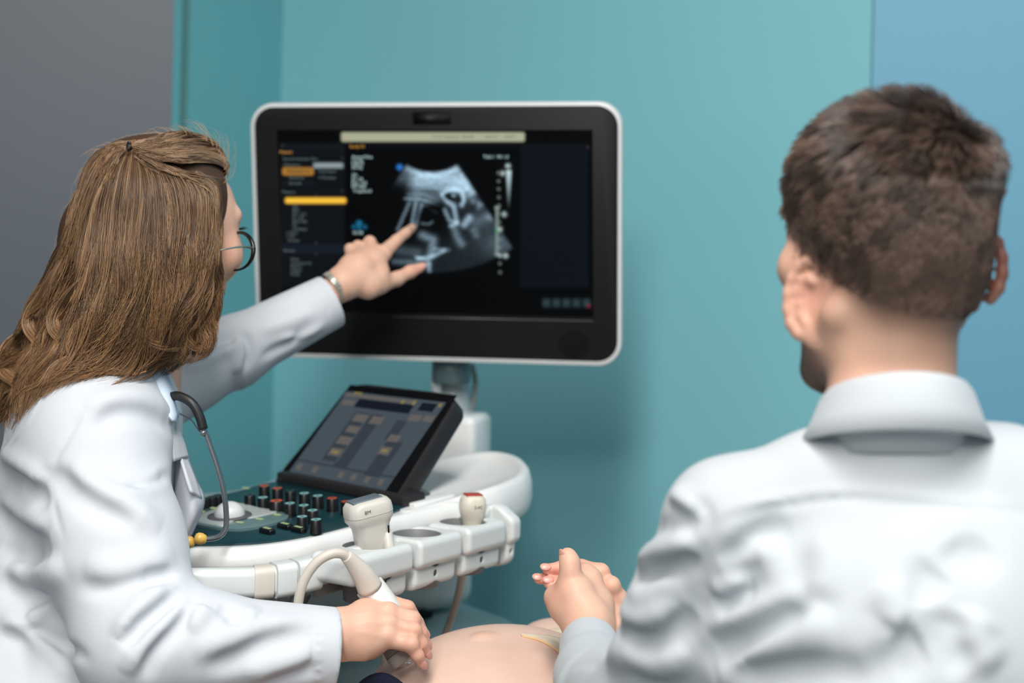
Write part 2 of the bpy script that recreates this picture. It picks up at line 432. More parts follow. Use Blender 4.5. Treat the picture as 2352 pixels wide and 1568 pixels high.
# monitor
m0 = P(570, 238, 2.14); ex = nrm([.984, -.174, .010]); ed = np.array([.040, .12, -.99]); ed = nrm(ed - ex*(ed @ ex)); mn = np.cross(ed, ex)   # normal to viewer?
if mn[1] > 0: mn = -mn
def MP(px, py): return on_plane(px, py, m0, mn)
cs = [MP(570, 237), MP(1427, 231), MP(1432, 842), MP(592, 821)]
mc = sum(cs)/4
hw = (np.linalg.norm(cs[1]-cs[0])+np.linalg.norm(cs[2]-cs[3]))/4; hh = (np.linalg.norm(cs[3]-cs[0])+np.linalg.norm(cs[2]-cs[1]))/4
Rm = np.stack([ex, -ed, mn], 1)
def mring(hx, hy, r, z, n=8): return [mc + Rm @ np.array([x, y, z]) for x, y in rrect(hx, hy, r, n)]
mb = MB().loft([mring(hw-.03, hh-.03, .02, -.058), mring(hw-.010, hh-.010, .028, -.050), mring(hw-.002, hh-.002, .034, -.03), mring(hw, hh, .036, -.006), mring(hw-.0015, hh-.0015, .035, .0), mring(hw-.0065, hh-.0065, .031, .001), mring(hw-.0075, hh-.0075, .030, -.003)], True, True)
monitor = mb.build('monitor', rimm, machine, edge=50)
MB().loft([mring(hw-.0072, hh-.0072, .030, -.004), mring(hw-.0072, hh-.0072, .030, -.0012), mring(hw-.009, hh-.009, .029, -.0004)], True, True).build('bezel', black, monitor, edge=40)
sc_ = [MP(636, 298), MP(1361, 298), MP(1363, 728), MP(652, 712)]
# the lit screen: colours of the displayed picture live on a fine grid
NX, NY = 364, 216
u = np.linspace(0, 1, NX); v = np.linspace(0, 1, NY); U_, V_ = np.meshgrid(u, v)
G = (sc_[0][None, None]*(1-U_)[..., None]*(1-V_)[..., None] + sc_[1]*(U_*(1-V_))[..., None] + sc_[2]*(U_*V_)[..., None] + sc_[3]*((1-U_)*V_)[..., None]) + mn*.0004
XY = proj(G); X, Y = XY[..., 0], XY[..., 1]
img = np.zeros((NY, NX, 3)) + np.array([.0012, .0016, .002])
def lin(h): return np.array(srgb(h)[:3])
def soft(a, s_=1.0): return 1/(1+np.exp(-np.clip(a/s_, -30, 30)))
def rect(x0, y0, x1, y1, c, r=2, sf=.8, a=1.0, skew=True):
    cx, cy, hx, hy = (x0+x1)/2, (y0+y1)/2, (x1-x0)/2, (y1-y0)/2
    qx = np.abs(X-cx)-hx+r; qy = np.abs(Y-cy)-hy+r
    d = np.hypot(np.maximum(qx, 0), np.maximum(qy, 0)) + np.minimum(np.maximum(qx, qy), 0) - r
    w_ = soft(-d, sf)[..., None]*a; img[:] = img*(1-w_) + (lin(c) if isinstance(c, str) else np.array(c))*w_
rect(643, 328, 792, 660, '#0f1218'); rect(796, 326, 1190, 342, '#070b10'); rect(1195, 330, 1352, 660, '#0b1218')
rect(645, 330, 790, 345, '#10171c'); rect(645, 356, 792, 436, '#0d1216', 2); rect(645, 560, 800, 582, '#151d27')
rect(784, 304, 1205, 325, '#a9ad93', 5); rect(790, 309, 796, 320, '#bb9a92', 2, 1.2, .6)
rect(649, 385, 720, 402, '#b4803a', 5); rect(655, 389, 715, 398, '#8a6128', 3); rect(720, 374, 788, 386, '#8b9aa0', 3)
rect(655, 454, 795, 467, '#fbc440', 5); rect(646, 416, 720, 426, '#121a20')
for i, x in enumerate((1255, 1278, 1301, 1324, 1347)): rect(x-8, 687, x+8, 704, '#2c3e45', 2, 1.5); 
rect(1349, 699, 1355, 706, '#7a2230', 1, 1)
for (x0, y0, r_, c_, a_) in ((918, 384, 6.5, '#2f76c8', 1), (825, 513, 6.5, '#1c6f93', 1), (825, 524, 4, '#1c6f93', 1), (813, 521, 4.5, '#185f80', 1), (838, 521, 4.5, '#185f80', 1)):
    w_ = soft(r_-np.hypot(X-x0, Y-y0), 1.0)[..., None]*a_; img = img*(1-w_)+lin(c_)*w_
# scan sector
ax_, ay_ = 992., 291.
rr = np.hypot(X-ax_, Y-ay_); th = np.arctan2(X-ax_, Y-ay_)
sect = soft(rr-103, 1.2)*soft(335-rr, 1.5)*soft((.588-th)*rr, 1.5)*soft((th+.588)*rr, 1.5)
I_ = np.zeros_like(X)
def seg_d(x0, y0, x1, y1):
    dx, dy = x1-x0, y1-y0; t = np.clip(((X-x0)*dx+(Y-y0)*dy)/(dx*dx+dy*dy+1e-9), 0, 1); return np.hypot(X-x0-t*dx, Y-y0-t*dy)
def st(pts, wd, a):
    global I_
    d = np.min([seg_d(*pts[i], *pts[i+1]) for i in range(len(pts)-1)], axis=0); e = a*np.exp(-(d/wd)**2); I_ = I_+e*(1-I_*.6) if a > 0 else I_*(1-np.minimum(1, -e))
rng = np.random.default_rng(4)
band = lambda y0, y1, s_=5: soft(Y-y0, s_)*soft(y1-Y, s_)
I_ += .42*np.exp(-((rr-110)/8)**2) + .34*soft(rr-104, 3)*band(380, 420, 6) + .50*band(398, 436, 6)*soft(X-945, 5) + .30*band(425, 470, 9)*soft(X-938, 6)*soft(1078-X, 9) + .12*band(380, 452, 8)*soft(X-1040, 8)
for k in range(26):
    y = rng.uniform(398, 446); x = rng.uniform(950, 1060); st([(x-rng.uniform(8, 30), y+rng.uniform(-3, 3)), (x+rng.uniform(8, 30), y-rng.uniform(-2, 5))], rng.uniform(1.2, 2.6), rng.uniform(-.3, .28))
I_ *= .95
st([(930, 456), (962, 457), (985, 462), (1010, 474)], 2.6, .5); st([(938, 447), (975, 448), (1004, 460)], 4, .22)
for x0, y0, x1, y1, w_, a_ in ((940, 466, 913, 528, 4, .42), (955, 466, 945, 523, 4.5, .5), (968, 470, 955, 520, 4, .42), (972, 470, 1000, 476, 4, .2), (949, 468, 928, 528, 2, -.6), (962, 470, 953, 505, 2, -.5), (975, 474, 962, 500, 2.5, -.4)): st([(x0, y0), (x1, y1)], w_, a_)
def dark(x0, y0, rx, ry, a=1, ang=0):
    global I_
    dx, dy = X-x0, Y-y0; q = np.hypot((dx*math.cos(ang)+dy*math.sin(ang))/rx, (-dx*math.sin(ang)+dy*math.cos(ang))/ry); I_ = I_*(1-a*soft(1-q, .09))
dark(1001, 503, 37, 37); dark(1032, 528, 22, 40, .9); dark(1010, 530, 45, 22, .9); dark(1068, 520, 28, 45, .8); dark(1090, 560, 34, 32, .8); dark(1085, 478, 18, 24, .8)
st([(968, 513), (985, 515), (993, 509)], 2.6, .35); st([(990, 482), (1003, 488)], 3, .1)
st([(1026, 455), (1016, 444), (1033, 436), (1050, 434), (1062, 440), (1065, 458), (1061, 471)], 5, .6); st([(1018, 448), (1030, 464), (1042, 474), (1046, 495), (1050, 512)], 5.5, .6)
dark(1038, 452, 19, 10, .95, .15); st([(1040, 448), (1043, 449)], 3.6, .6); dark(1053, 459, 8, 8, .8)
st([(1022, 482), (1032, 505), (1046, 512), (1036, 518)], 5, .5); st([(1042, 520), (1050, 545), (1060, 560)], 9, .33); dark(1014, 552, 26, 16, .7, .5); dark(1022, 575, 16, 26, .8)
st([(1066, 516), (1078, 500)], 8, .6); st([(1088, 530), (1094, 540)], 8, .22); st([(1095, 510), (1125, 495)], 18, .2)
for x0, y0, r_, a_ in ((1075, 432, 7, .4), (1086, 442, 7, .38), (1078, 448, 6, .3), (1086, 461, 7, .3), (1097, 466, 6, .25), (1104, 470, 6, .35), (1098, 478, 5, .2), (1125, 498, 9, .22), (1108, 430, 3, .1)): st([(x0, y0), (x0+1, y0)], r_, a_)
I_ += .12*soft(X-1040, 12)*soft(Y-400, 15)*soft(520-Y, 30)
I_ += .17*np.exp(-((X-1150)/42)**2-((Y-560)/28)**2) + .10*soft(rr-255, 14)*soft(th+.2, .15)
st([(970, 540), (995, 550), (990, 585)], 10, .42); st([(960, 594), (990, 590), (1020, 576)], 4, .6); st([(1000, 572), (1030, 574)], 4, .35); st([(955, 590), (985, 598)], 3, .5)
st([(905, 600), (940, 602), (985, 606)], 7, .28); st([(984, 605), (986, 622)], 5, .5); st([(915, 575), (960, 580)], 12, .2)
I_ *= 1+.15*rng.standard_normal(I_.shape); I_ = np.clip(I_*(1-.85*soft(-(X-905-(Y-380)*-.12), 14)), 0, 1)*sect
cc = (np.clip(I_, 0, 1)**1.75)[..., None]*np.array([.42, .60, .73])*1.3 + (I_*.10)[..., None]*np.array([.2, .35, .5])
img = img + cc*1.0
# depth scale beside the sector
for y in (397, 416, 434, 453, 472, 491, 510, 529, 549, 568, 587, 605, 625):
    x = 1145+(y-397)*.016; d = np.abs(np.hypot(X-x, Y-y)-2.6); img += (.20*np.exp(-(d/1.1)**2))[..., None]*np.array([.8, .95, .85])
rect(1165, 393, 1174, 470, '#000000', 1); 
wd = soft(5.0*(1-(Y-393)/95)+.6-np.abs(X-1168.5+.0*(Y-393)), .7)*soft(Y-391, .8)*soft(475-Y, 3); img += (wd*(1-(Y-391)/100).clip(0, 1)**1.5)[..., None]*np.array([.55, .75, .78])
rect(1138.5, 476, 1144.5, 585, '#7d8f8b', 1, .8); rect(1137, 474, 1147, 480, '#8a9b97', 2); rect(1137, 581, 1147, 587, '#8a9b97', 2); rect(1138, 525, 1145, 534, '#2a7a45', 2)
for x, y, r_ in ((1167, 381, 5), (1155, 398, 5), (1158, 492, 5), (1148, 526, 5), (1161, 587, 5), (1149, 587, 3)): img += (.45*soft(r_-np.hypot((X-x)*1.0, Y-y), 1.3))[..., None]*np.array([.7, .85, .85])
for s_, (x, y) in enumerate(((726, 450), (726, 558), (726, 583), (786, 363), (786, 438), (1350, 338), (648, 334))): img += (.03*np.exp(-(np.hypot(X-x, Y-y)/3)**2))[..., None]
idx = np.arange(NX*NY).reshape(NY, NX)
me = fastmesh('screen', G.reshape(-1, 3), np.stack([idx[:-1, :-1], idx[1:, :-1], idx[1:, 1:], idx[:-1, 1:]], -1).reshape(-1, 4))
a_ = me.color_attributes.new('picture', 'FLOAT_COLOR', 'POINT'); a_.data.foreach_set('color', np.concatenate([img.reshape(-1, 3), np.ones((NX*NY, 1))], 1).astype(np.float32).ravel())
scr_m = mat('lit_screen', '#000000', .6, attr='picture', attr_emit=True, estr=1.0, spec=.04)
link('screen', me, scr_m, monitor, label='lit screen showing a grey fan-shaped ultrasound picture beside menus')
def txt(mb_, body, px, py, hpx, on, R, off=.0008):      # writing laid flat on a face, cap height hpx
    p0 = on(px, py); p1 = on(px, py+hpx); sz = np.linalg.norm(p1-p0)/.7
    V, Fs = text_mesh(body, sz); ax = R[:, 0]; up = R[:, 1]; n = R[:, 2]
    mb_.add([p1 + ax*v_[0] + up*v_[1] + n*off for v_ in V], Fs)
def em(name, c, s_): return mat(name, '#000000', .6, emit=c, estr=s_, spec=.1)
m_w, m_g, m_o, m_k = em('text_white', '#c9e6e6', .85), em('text_grey', '#94aaa8', .45), em('text_amber', '#e0a045', .9), em('text_dark', '#4a4d42', .6)
def wr(name, m__, b_, x, y, h):
    t_ = MB(); txt(t_, b_, x, y, h, MP, Rm); t_.build(name, m__, monitor, False)
for b_, x, y in (('AnyonOlna', 808, 356), ('C2-9S', 808, 365), ('OB/2T', 808, 373), ('30 Hz', 808, 381), ('2D', 808, 398), ('Gn 54', 808, 407), ('Pwr 100', 808, 416), ('FR High', 808, 424), ('Trapezoid', 811, 434), ('02:48', 811, 530), ('TIs0.1  MI 1.0', 1110, 356), ('40', 1161, 377), ('0', 1152, 394), ('5', 1156, 488), ('10', 1156, 583)): wr('screen_text', m_w, b_, x, y, 7.5)
for b_, x, y in (('Second trimester Dev', 650, 361), ('Obstetrics', 652, 375), ('Fetal Heart', 732, 390), ('4 Chamber', 732, 404), ('Abdomen', 664, 404), ('Growth', 664, 417), ('Measure', 648, 437), ('AFI', 672, 470), ('BPD', 672, 479), ('HC / AC', 672, 488), ('FL / HL', 672, 496), ('EFW Hdl', 672, 505), ('GS', 672, 513), ('Umbilical', 672, 522), ('+ MCA', 657, 531), ('+ UA', 657, 539), ('Ductus', 662, 548), ('Review', 652, 571), ('Note', 668, 591), ('Comment 01', 668, 600), ('Report', 668, 608), ('Images', 668, 617), ('Done', 668, 626)): wr('menu_text', m_g, b_, x, y, 6.5)
for b_, x, y in (('Patient', 643, 345), ('Study 01', 803, 332)): wr('heading_text', m_o, b_, x, y, 7.5)
for b_, x, y in (('10-1211 Ultrasound   08:12:08', 993, 311), ('20.07.18', 1115, 311), ('10:46:31', 1158, 311), ('Trimester', 664, 390)): wr('status_text', m_k, b_, x, y, 5.5)
def mpatch(px0, py0, px1, py1, r, z0, z1, n=5):
    a, b = MP(px0, py0), MP(px1, py1); c = (a+b)/2; d = b-a; hx = abs(d @ Rm[:, 0])/2; hy = abs(d @ Rm[:, 1])/2
    return [[c + Rm @ np.array([x, y, z]) for x, y in rrect(hx, hy, r, n)] for z in (z0, z1)]
MB().loft(mpatch(948, 257, 1036, 285, .002, -.0006, .0004), True, True).build('sensor_window', blackg, monitor)
MB().loft(mpatch(900, 729, 1362, 736, .0005, -.0006, .0006), True, True).build('bezel_highlight', mat('highlight_grey', '#3a3a3c', .4), monitor)  # highlight along the lower bezel, put in as a lighter grey strip
g = MB()
for j in range(14):
    for i in range(14):
        if math.hypot(i-6.5, j-6.5) < 7: g.loft(mpatch(1282+i*5.2, 758+j*4.8, 1285.2+i*5.2, 760.8+j*4.8, .0001, -.0006, .0001, 1), True, True)
g.build('speaker_grille', blackg, monitor, False)

# neck of the monitor: swivel, arm, column
def disc(c, ax, r, h0, h1, n=28, mb_=None):
    R = frame(ax, [1, .2, 0]); mb_ = mb_ or MB(); mb_.loft([[c + R @ np.array([r_*math.cos(q), r_*math.sin(q), z]) for q in [2*math.pi*i/n for i in range(n)]] for r_, z in ((r*.9, h0), (r, h0+.004), (r, h1-.004), (r*.9, h1))], True, True); return mb_
arm = MB().tube(spline([P(1040, 800, 2.24), P(1040, 850, 2.24), P(1042, 900, 2.23), P(1050, 960, 2.22), P(1060, 1010, 2.22)], 6), .032, 20, (1.0, .8))
arm.build('monitor_arm', mat('arm_grey', '#a9b2b6', .4), machine)
disc(P(1037, 838, 2.19), (0, 0, 1), .030, -.028, .012).build('swivel', mat('swivel_dark', '#4f6468', .4), machine)
MB().tube([P(1000, 860, 2.20), P(1004, 905, 2.20)], .008, 10).build('hinge_cover', white2, machine)
MB().tube(spline([P(1085, 838, 2.25), P(1092, 880, 2.24), P(1084, 940, 2.22), P(1060, 1000, 2.2)], 5), .0045, 8).build('monitor_cable', greyp, machine)
cU = np.array([-.689, -.725, 0]); cW = np.array([.725, -.689, 0]); Rc = np.stack([cW, -cU, np.array([0, 0, 1.])], 1)
cc0 = P(1058, 1022, 2.16)
colb = MB().box(cc0 + np.array([0, 0.02, -.012]), np.stack([nrm([.95, -.3, 0]), nrm([.3, .95, 0]), [0, 0, 1.]], 1), (.036, .045, .058), .012, 4)
colb.build('arm_column', white, machine, edge=45)

# console: the sloping control surface
pn = nrm(np.array([0, 0, 1.]) + .075*cU)
pq = P(625, 1105, 1.96)
def Q(px, py): return on_plane(px, py, pq, pn)
Rp = frame(pn, cW)
dark_px = [(330, 1200), (420, 1163), (470, 1148), (545, 1131), (622, 1110), (760, 1100), (905, 1112), (985, 1130), (970, 1152), (930, 1167), (880, 1186), (800, 1208), (700, 1232), (600, 1247), (500, 1252), (400, 1251), (335, 1240)]
shell_px = [(310, 1202), (415, 1159), (470, 1144), (545, 1127), (622, 1106), (760, 1082), (905, 1072), (1010, 1060), (1080, 1052), (1135, 1052), (1180, 1064), (1200, 1086), (1190, 1110), (1150, 1128), (1114, 1138), (1030, 1156), (960, 1171), (885, 1192), (803, 1213), (702, 1238), (600, 1253), (500, 1258), (395, 1257), (320, 1245)]
def poly3(px): return [Q(*p) for p in px]
def offs(pts, o, dz):
    pts = [np.asarray(p) for p in pts]; m = len(pts); out = []
    for i in range(m):
        t = nrm(pts[(i+1) % m]-pts[i-1]); nn = np.cross(pn, t); out.append(pts[i] - nn*o + pn*dz)
    return out
sh = closed_spline(poly3(shell_px), 4)[::-1]
if np.cross(sh[1]-sh[0], sh[5]-sh[1]) @ pn < 0: pass
area2 = sum(np.cross(sh[i]-sh[0], sh[(i+1) % len(sh)]-sh[0]) @ pn for i in range(len(sh)))
if area2 < 0: sh = sh[::-1]
rings = [offs(sh, o, z) for o, z in ((-.006, -.001), (0, .0005), (.004, -.0015), (.0085, -.008), (.011, -.017), (.0105, -.022), (.009, -.0235), (.0075, -.025), (.009, -.027), (.008, -.036), (.002, -.046), (-.012, -.052))]
MB().loft(rings[::-1], True, True).build('console_shell', white, machine, edge=60)
dk = closed_spline(poly3(dark_px), 4)
if sum(np.cross(dk[i]-dk[0], dk[(i+1) % len(dk)]-dk[0]) @ pn for i in range(len(dk))) < 0: dk = dk[::-1]
panel = MB().loft([offs(dk, o, z) for o, z in ((0, -.002), (0, .0015), (-.0015, .0025))], True, True).build('control_panel', deepteal, machine, edge=40)
def pcyl(px, py, r, h, taper=.94, z0=.002, n=24):
    c = Q(px, py); return [[c + Rp @ np.array([q_*math.cos(a), q_*math.sin(a), z]) for a in [2*math.pi*i/n for i in range(n)]] for q_, z in ((r*1.04, z0), (r, z0+.001), (r*taper, h-.0012), (r*taper*.9, h))]
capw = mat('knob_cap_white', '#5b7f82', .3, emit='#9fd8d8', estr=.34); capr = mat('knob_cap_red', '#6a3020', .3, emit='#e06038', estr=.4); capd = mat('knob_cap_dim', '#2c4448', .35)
kn = [(608, 1148, 'r'), (638, 1154, 'r'), (668, 1160, 'd'), (700, 1166, 'w'), (731, 1172, 'w'), (764, 1178, 'r'), (575, 1170, 'd'), (605, 1176, 'w'), (636, 1184, 'R'), (667, 1190, 'w'), (699, 1195, 'w'), (719, 1205, 'w'), (695, 1220, 'w'), (727, 1227, 'w'), (797, 1186, 'r'), (472, 1178, 'd'), (488, 1174, 'd'), (502, 1170, 'd')]
cap0 = None
for x, y, t_ in kn:
    big = 1.25 if t_ == 'R' else 1.0; hgt = .0185 if y < 1200 else .0175
    k = MB().loft(pcyl(x, y, .0074*big, hgt), True, True).build('knob', keyblk, panel, edge=40)
    # ring mark on top of the knob
    c = Q(x, y); mb = MB(); mm = 20; r_ = .0060*big
    A = [[c + Rp @ np.array([q_*math.cos(a), q_*math.sin(a), hgt+.0004]) for a in [2*math.pi*i/mm for i in range(mm)]] for q_ in (r_*.35, r_)]
    mb.loft(A)
    for s0 in (0, 7, 13):
        for i in range(3): mb.F.append(tuple([(s0+i) % mm, (s0+i+1) % mm, mm+(s0+i+1) % mm, mm+(s0+i) % mm]))
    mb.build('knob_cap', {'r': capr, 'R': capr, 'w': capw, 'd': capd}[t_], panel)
# track-ball island
isl = closed_spline(poly3([(428, 1204), (470, 1176), (520, 1166), (560, 1168), (610, 1178), (655, 1188), (662, 1198), (640, 1208), (590, 1220), (545, 1225), (500, 1222), (440, 1212)]), 4)
if sum(np.cross(isl[i]-isl[0], isl[(i+1) % len(isl)]-isl[0]) @ pn for i in range(len(isl))) < 0: isl = isl[::-1]
MB().loft([offs(isl, o, z) for o, z in ((0, .002), (0, .0055), (-.002, .0065))], True, True).build('trackball_plate', mat('plate_grey_green', '#5c7577', .3), panel, edge=40)
isw = closed_spline(poly3([(436, 1205), (490, 1184), (545, 1168), (600, 1180), (640, 1186), (590, 1200), (545, 1207), (515, 1221), (490, 1218), (452, 1211)]), 4)
if sum(np.cross(isw[i]-isw[0], isw[(i+1) % len(isw)]-isw[0]) @ pn for i in range(len(isw))) < 0: isw = isw[::-1]
MB().loft([offs(isw, o, z) for o, z in ((0, .006), (-.001, .0078))], True, True).build('trackball_inlay', mat('inlay_grey', '#aab0ae', .3), panel, edge=40)
tb = Q(528, 1199)
mb = MB(); mb.loft([[tb + Rp @ np.array([q_*math.cos(a), q_*math.sin(a), z]) for a in [2*math.pi*i/32 for i in range(32)]] for q_, z in ((.027, .0078), (.0262, .0092), (.019, .0092))], False, True); mb.build('trackball_ring', mat('ring_grey', '#55555a', .4), panel)
mb = MB(); mb.loft([[tb + Rp @ np.array([.0185*math.cos(f)*math.cos(a), .0185*math.cos(f)*math.sin(a), .009+.0165*math.sin(f)]) for a in [2*math.pi*i/32 for i in range(32)]] for f in np.linspace(0, 1.5, 10)], False, True); mb.build('trackball', mat('trackball_white', '#cfd2d2', .35), panel)
keyl = MB()
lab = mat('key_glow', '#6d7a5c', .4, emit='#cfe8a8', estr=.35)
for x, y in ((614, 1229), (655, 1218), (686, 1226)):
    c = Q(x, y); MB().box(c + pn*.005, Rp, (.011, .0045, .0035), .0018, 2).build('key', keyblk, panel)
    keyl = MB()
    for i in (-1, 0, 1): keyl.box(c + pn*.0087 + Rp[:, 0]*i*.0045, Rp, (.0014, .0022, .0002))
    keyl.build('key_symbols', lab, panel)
for x, y in ((463, 1188), (492, 1180), (522, 1174), (551, 1213), (596, 1205), (637, 1195), (565, 1133)):
    c = Q(x, y)
    keyl = MB()
    for i in (-1, 0, 1): keyl.box(c + pn*.0075 + Rp[:, 0]*i*.0045, Rp, (.0016, .0026+.001*(i == 0), .0002))
    keyl.build('key_symbols', lab, panel)

# touch panel
tT = quad_pts = None
d0 = 2.03
tl = P(802, 880, d0)
Rt_x = nrm([.72, -.69, .006]); Rt_d = np.array([-.50, -.47, -.755]); Rt_d = nrm(Rt_d - Rt_x*(Rt_d @ Rt_x)); tn = np.cross(Rt_d, Rt_x)
if tn[2] < 0: tn = -tn
def TP(px, py): return on_plane(px, py, tl, tn)
def tring(px, o, z): 
    pts = [TP(*p) for p in px]; m = len(pts); c = sum(pts)/m
    return [p + nrm(p-c)*o + tn*z for p in pts]
tpx = []
for (ax0, ay0), (bx, by), (cx_, cy_) in (((790, 905), (808, 877), (850, 881)), ((1000, 898), (1058, 906), (1040, 935)), ((920, 1130), (892, 1168), (860, 1162)), ((680, 1122), (622, 1110), (650, 1075))):
    for t in np.linspace(0, 1, 7): tpx.append(((1-t)**2*ax0+2*t*(1-t)*bx+t*t*cx_, (1-t)**2*ay0+2*t*(1-t)*by+t*t*cy_))
tps = MB().loft([tring(tpx, *a) for a in ((-.012, -.030), (-.003, -.028), (0, -.022), (0, -.004), (-.002, 0))], True, True)
a2 = sum(np.cross(TP(*tpx[i])-tl, TP(*tpx[(i+1) % len(tpx)])-tl) @ tn for i in range(len(tpx)))
if a2 < 0: tps.F = [f[::-1] for f in tps.F]
touch = tps.build('touch_panel', blackm, machine, edge=45)
gl = [(805, 884), (1050, 908), (896, 1160), (632, 1106)]
def tsub(u_, v_): # bilinear on the lit area in px
    a, b, c, d = [np.array(p, float) for p in ((798, 899), (1026, 925), (886, 1128), (664, 1084))]
    return (a*(1-u_)+b*u_)*(1-v_) + (d*(1-u_)+c*u_)*v_
MB().loft([[TP(*p)+tn*z for p in gl] for z in (0.0, .0006)], True, True).build('touch_glass', blackg, touch, False)
class TQ:
    def __init__(s, lst, z): s.l = lst; s.z = z
    def build(s, name, m_, par, sm): [tquad1([r_], s.z).build(name, m_, par, sm) for r_ in s.l]
def tquads(lst, z): return TQ(lst, z)
def tquad1(lst, z):
    mb = MB()
    for u0, v0, u1, v1 in lst:
        q = [TP(*tsub(a, b)) + tn*z for a, b in ((u0, v0), (u0, v1), (u1, v1), (u1, v0))]; mb.add(q, [(0, 1, 2, 3)])
    return mb
tquads([(0, 0, 1, 1)], .0009).build('touch_screen', em('ts_base', '#4f5a63', .75), touch, False)
tquads([(.17, .07, .72, .17), (.78, .03, .93, .12)], .0012).build('touch_header', em('ts_navy', '#151b28', .8), touch, False)
tquads([(.22, .22, .36, .80), (.38, .22, .50, .80), (.66, .25, .76, .48), (.70, .48, .86, .88), (.0, .84, 1, .86), (.36, .80, .50, .86)], .0011).build('touch_columns', em('ts_dark', '#3d454f', .75), touch, False)
tquads([(.24, .24, .37, .33), (.41, .24, .53, .33), (.25, .38, .37, .46), (.24, .51, .37, .60), (.24, .65, .36, .74), (.69, .41, .80, .49), (.69, .55, .80, .64), (0, .02, .7, .06), (.03, .10, .15, .16), (.75, .17, .87, .24), (.89, .16, .99, .23)] + [(x, .89, x+.05, .96) for x in (.04, .2, .47, .6, .74, .88)], .0013).build('touch_buttons', em('ts_beige', '#6b6764', .8), touch, False)
tquads([(.08, .0, .16, .02), (.58, .03, .61, .07), (.69, .02, .72, .07), (.95, .02, .98, .06)] + [(.26, .68, .33, .71), (.71, .58, .77, .61)], .0015).build('touch_icons', em('ts_yellow', '#9a8f5a', .7), touch, False)
# hinge foot under the touch panel
MB().box(Q(800, 1130) + pn*.006, Rp, (.13, .02, .009), .004, 2).build('touch_panel_hinge', blackm, machine, edge=40)

# tray at the right end of the console
tray_px = [(925, 1174), (1000, 1160), (1060, 1149), (1114, 1138), (1150, 1127), (1188, 1108), (1198, 1086), (1178, 1065), (1135, 1054), (1080, 1054), (1010, 1064), (950, 1076), (905, 1100), (900, 1140)]
tp3 = closed_spline([list(Q(*p)) + [p[0]] for p in tray_px], 5); rz = [min(1, max(0, (q[3]-960)/170)) for q in tp3]; tp3 = [q[:3] for q in tp3]
if sum(np.cross(tp3[i]-tp3[0], tp3[(i+1) % len(tp3)]-tp3[0]) @ pn for i in range(len(tp3))) < 0: tp3 = tp3[::-1]; rz = rz[::-1]
def tr_(o, z, zr):
    f = o if o <= 0 else None
    A_ = offs(tp3, 0, z); B2 = offs(tp3, o, z)
    return [a*(1-m)+b*m + pn*zr*k for a, b, k, m in zip(A_, B2, rz, [1 if o <= 0 else max(.02, k) for k in rz])]
MB().loft([tr_(.004, -.046, 0), tr_(.011, -.040, 0), tr_(.014, -.028, .0), tr_(.014, -.012, .002), tr_(.011, -.002, .006), tr_(.006, .001, .009), tr_(-.001, .001, .009), tr_(-.007, .0008, .006), tr_(-.012, .0006, .0005)], False, True).build('accessory_tray', white, machine, edge=60)

# gel-bottle notch plate and white slab beside the touch panel
MB().box(Q(985, 1152)+pn*.002, Rp, (.012, .035, .003), .0015, 2).build('console_insert', white, machine)

# front handle rail
zh = 1.0
hp = [PZ(300, 1333, zh), PZ(410, 1338, zh), PZ(500, 1338, zh), PZ(600, 1335, zh+.001), PZ(700, 1318, zh+.004), PZ(790, 1293, zh+.010), PZ(850, 1275, zh+.014)]
hs = spline(hp, 6)
def rail(pts, sx, sz, n=5, rr_=.008):
    out = []
    for i, p in enumerate(pts):
        t = nrm((pts[min(i+1, len(pts)-1)]-pts[max(i-1, 0)])*np.array([1, 1, 0])); nn = np.array([t[1], -t[0], 0])
        out.append([p + nn*x + np.array([0, 0, 1])*y for x, y in rrect(sx, sz, rr_, n)])
    return MB().loft(out, True, True)
rail(hs, .011, .0155).build('front_handle', white2, machine, edge=60)
for (x0, x1, m_, g_) in ((580, 621, creamp, .0035), (625, 668, white2, .0045), (674, 728, white2, .0045)):
    ts = [i for i, p in enumerate(hs)]
    pp = [p for p in spline(hp, 30) if x0 <= proj(p)[0] <= x1]
    rail(pp, .011+g_, .0145+g_*.8).build('cable_clip', m_, machine, edge=50)
for x in (640, 668, 708): 
    p = PZ(x, 1365, .972); MB().tube([p, p+np.array([-.004, 0, -.012]), p+np.array([-.012, .004, -.034])], [.0035, .002, .0012], 8).build('clip_hook', dgrey, machine)

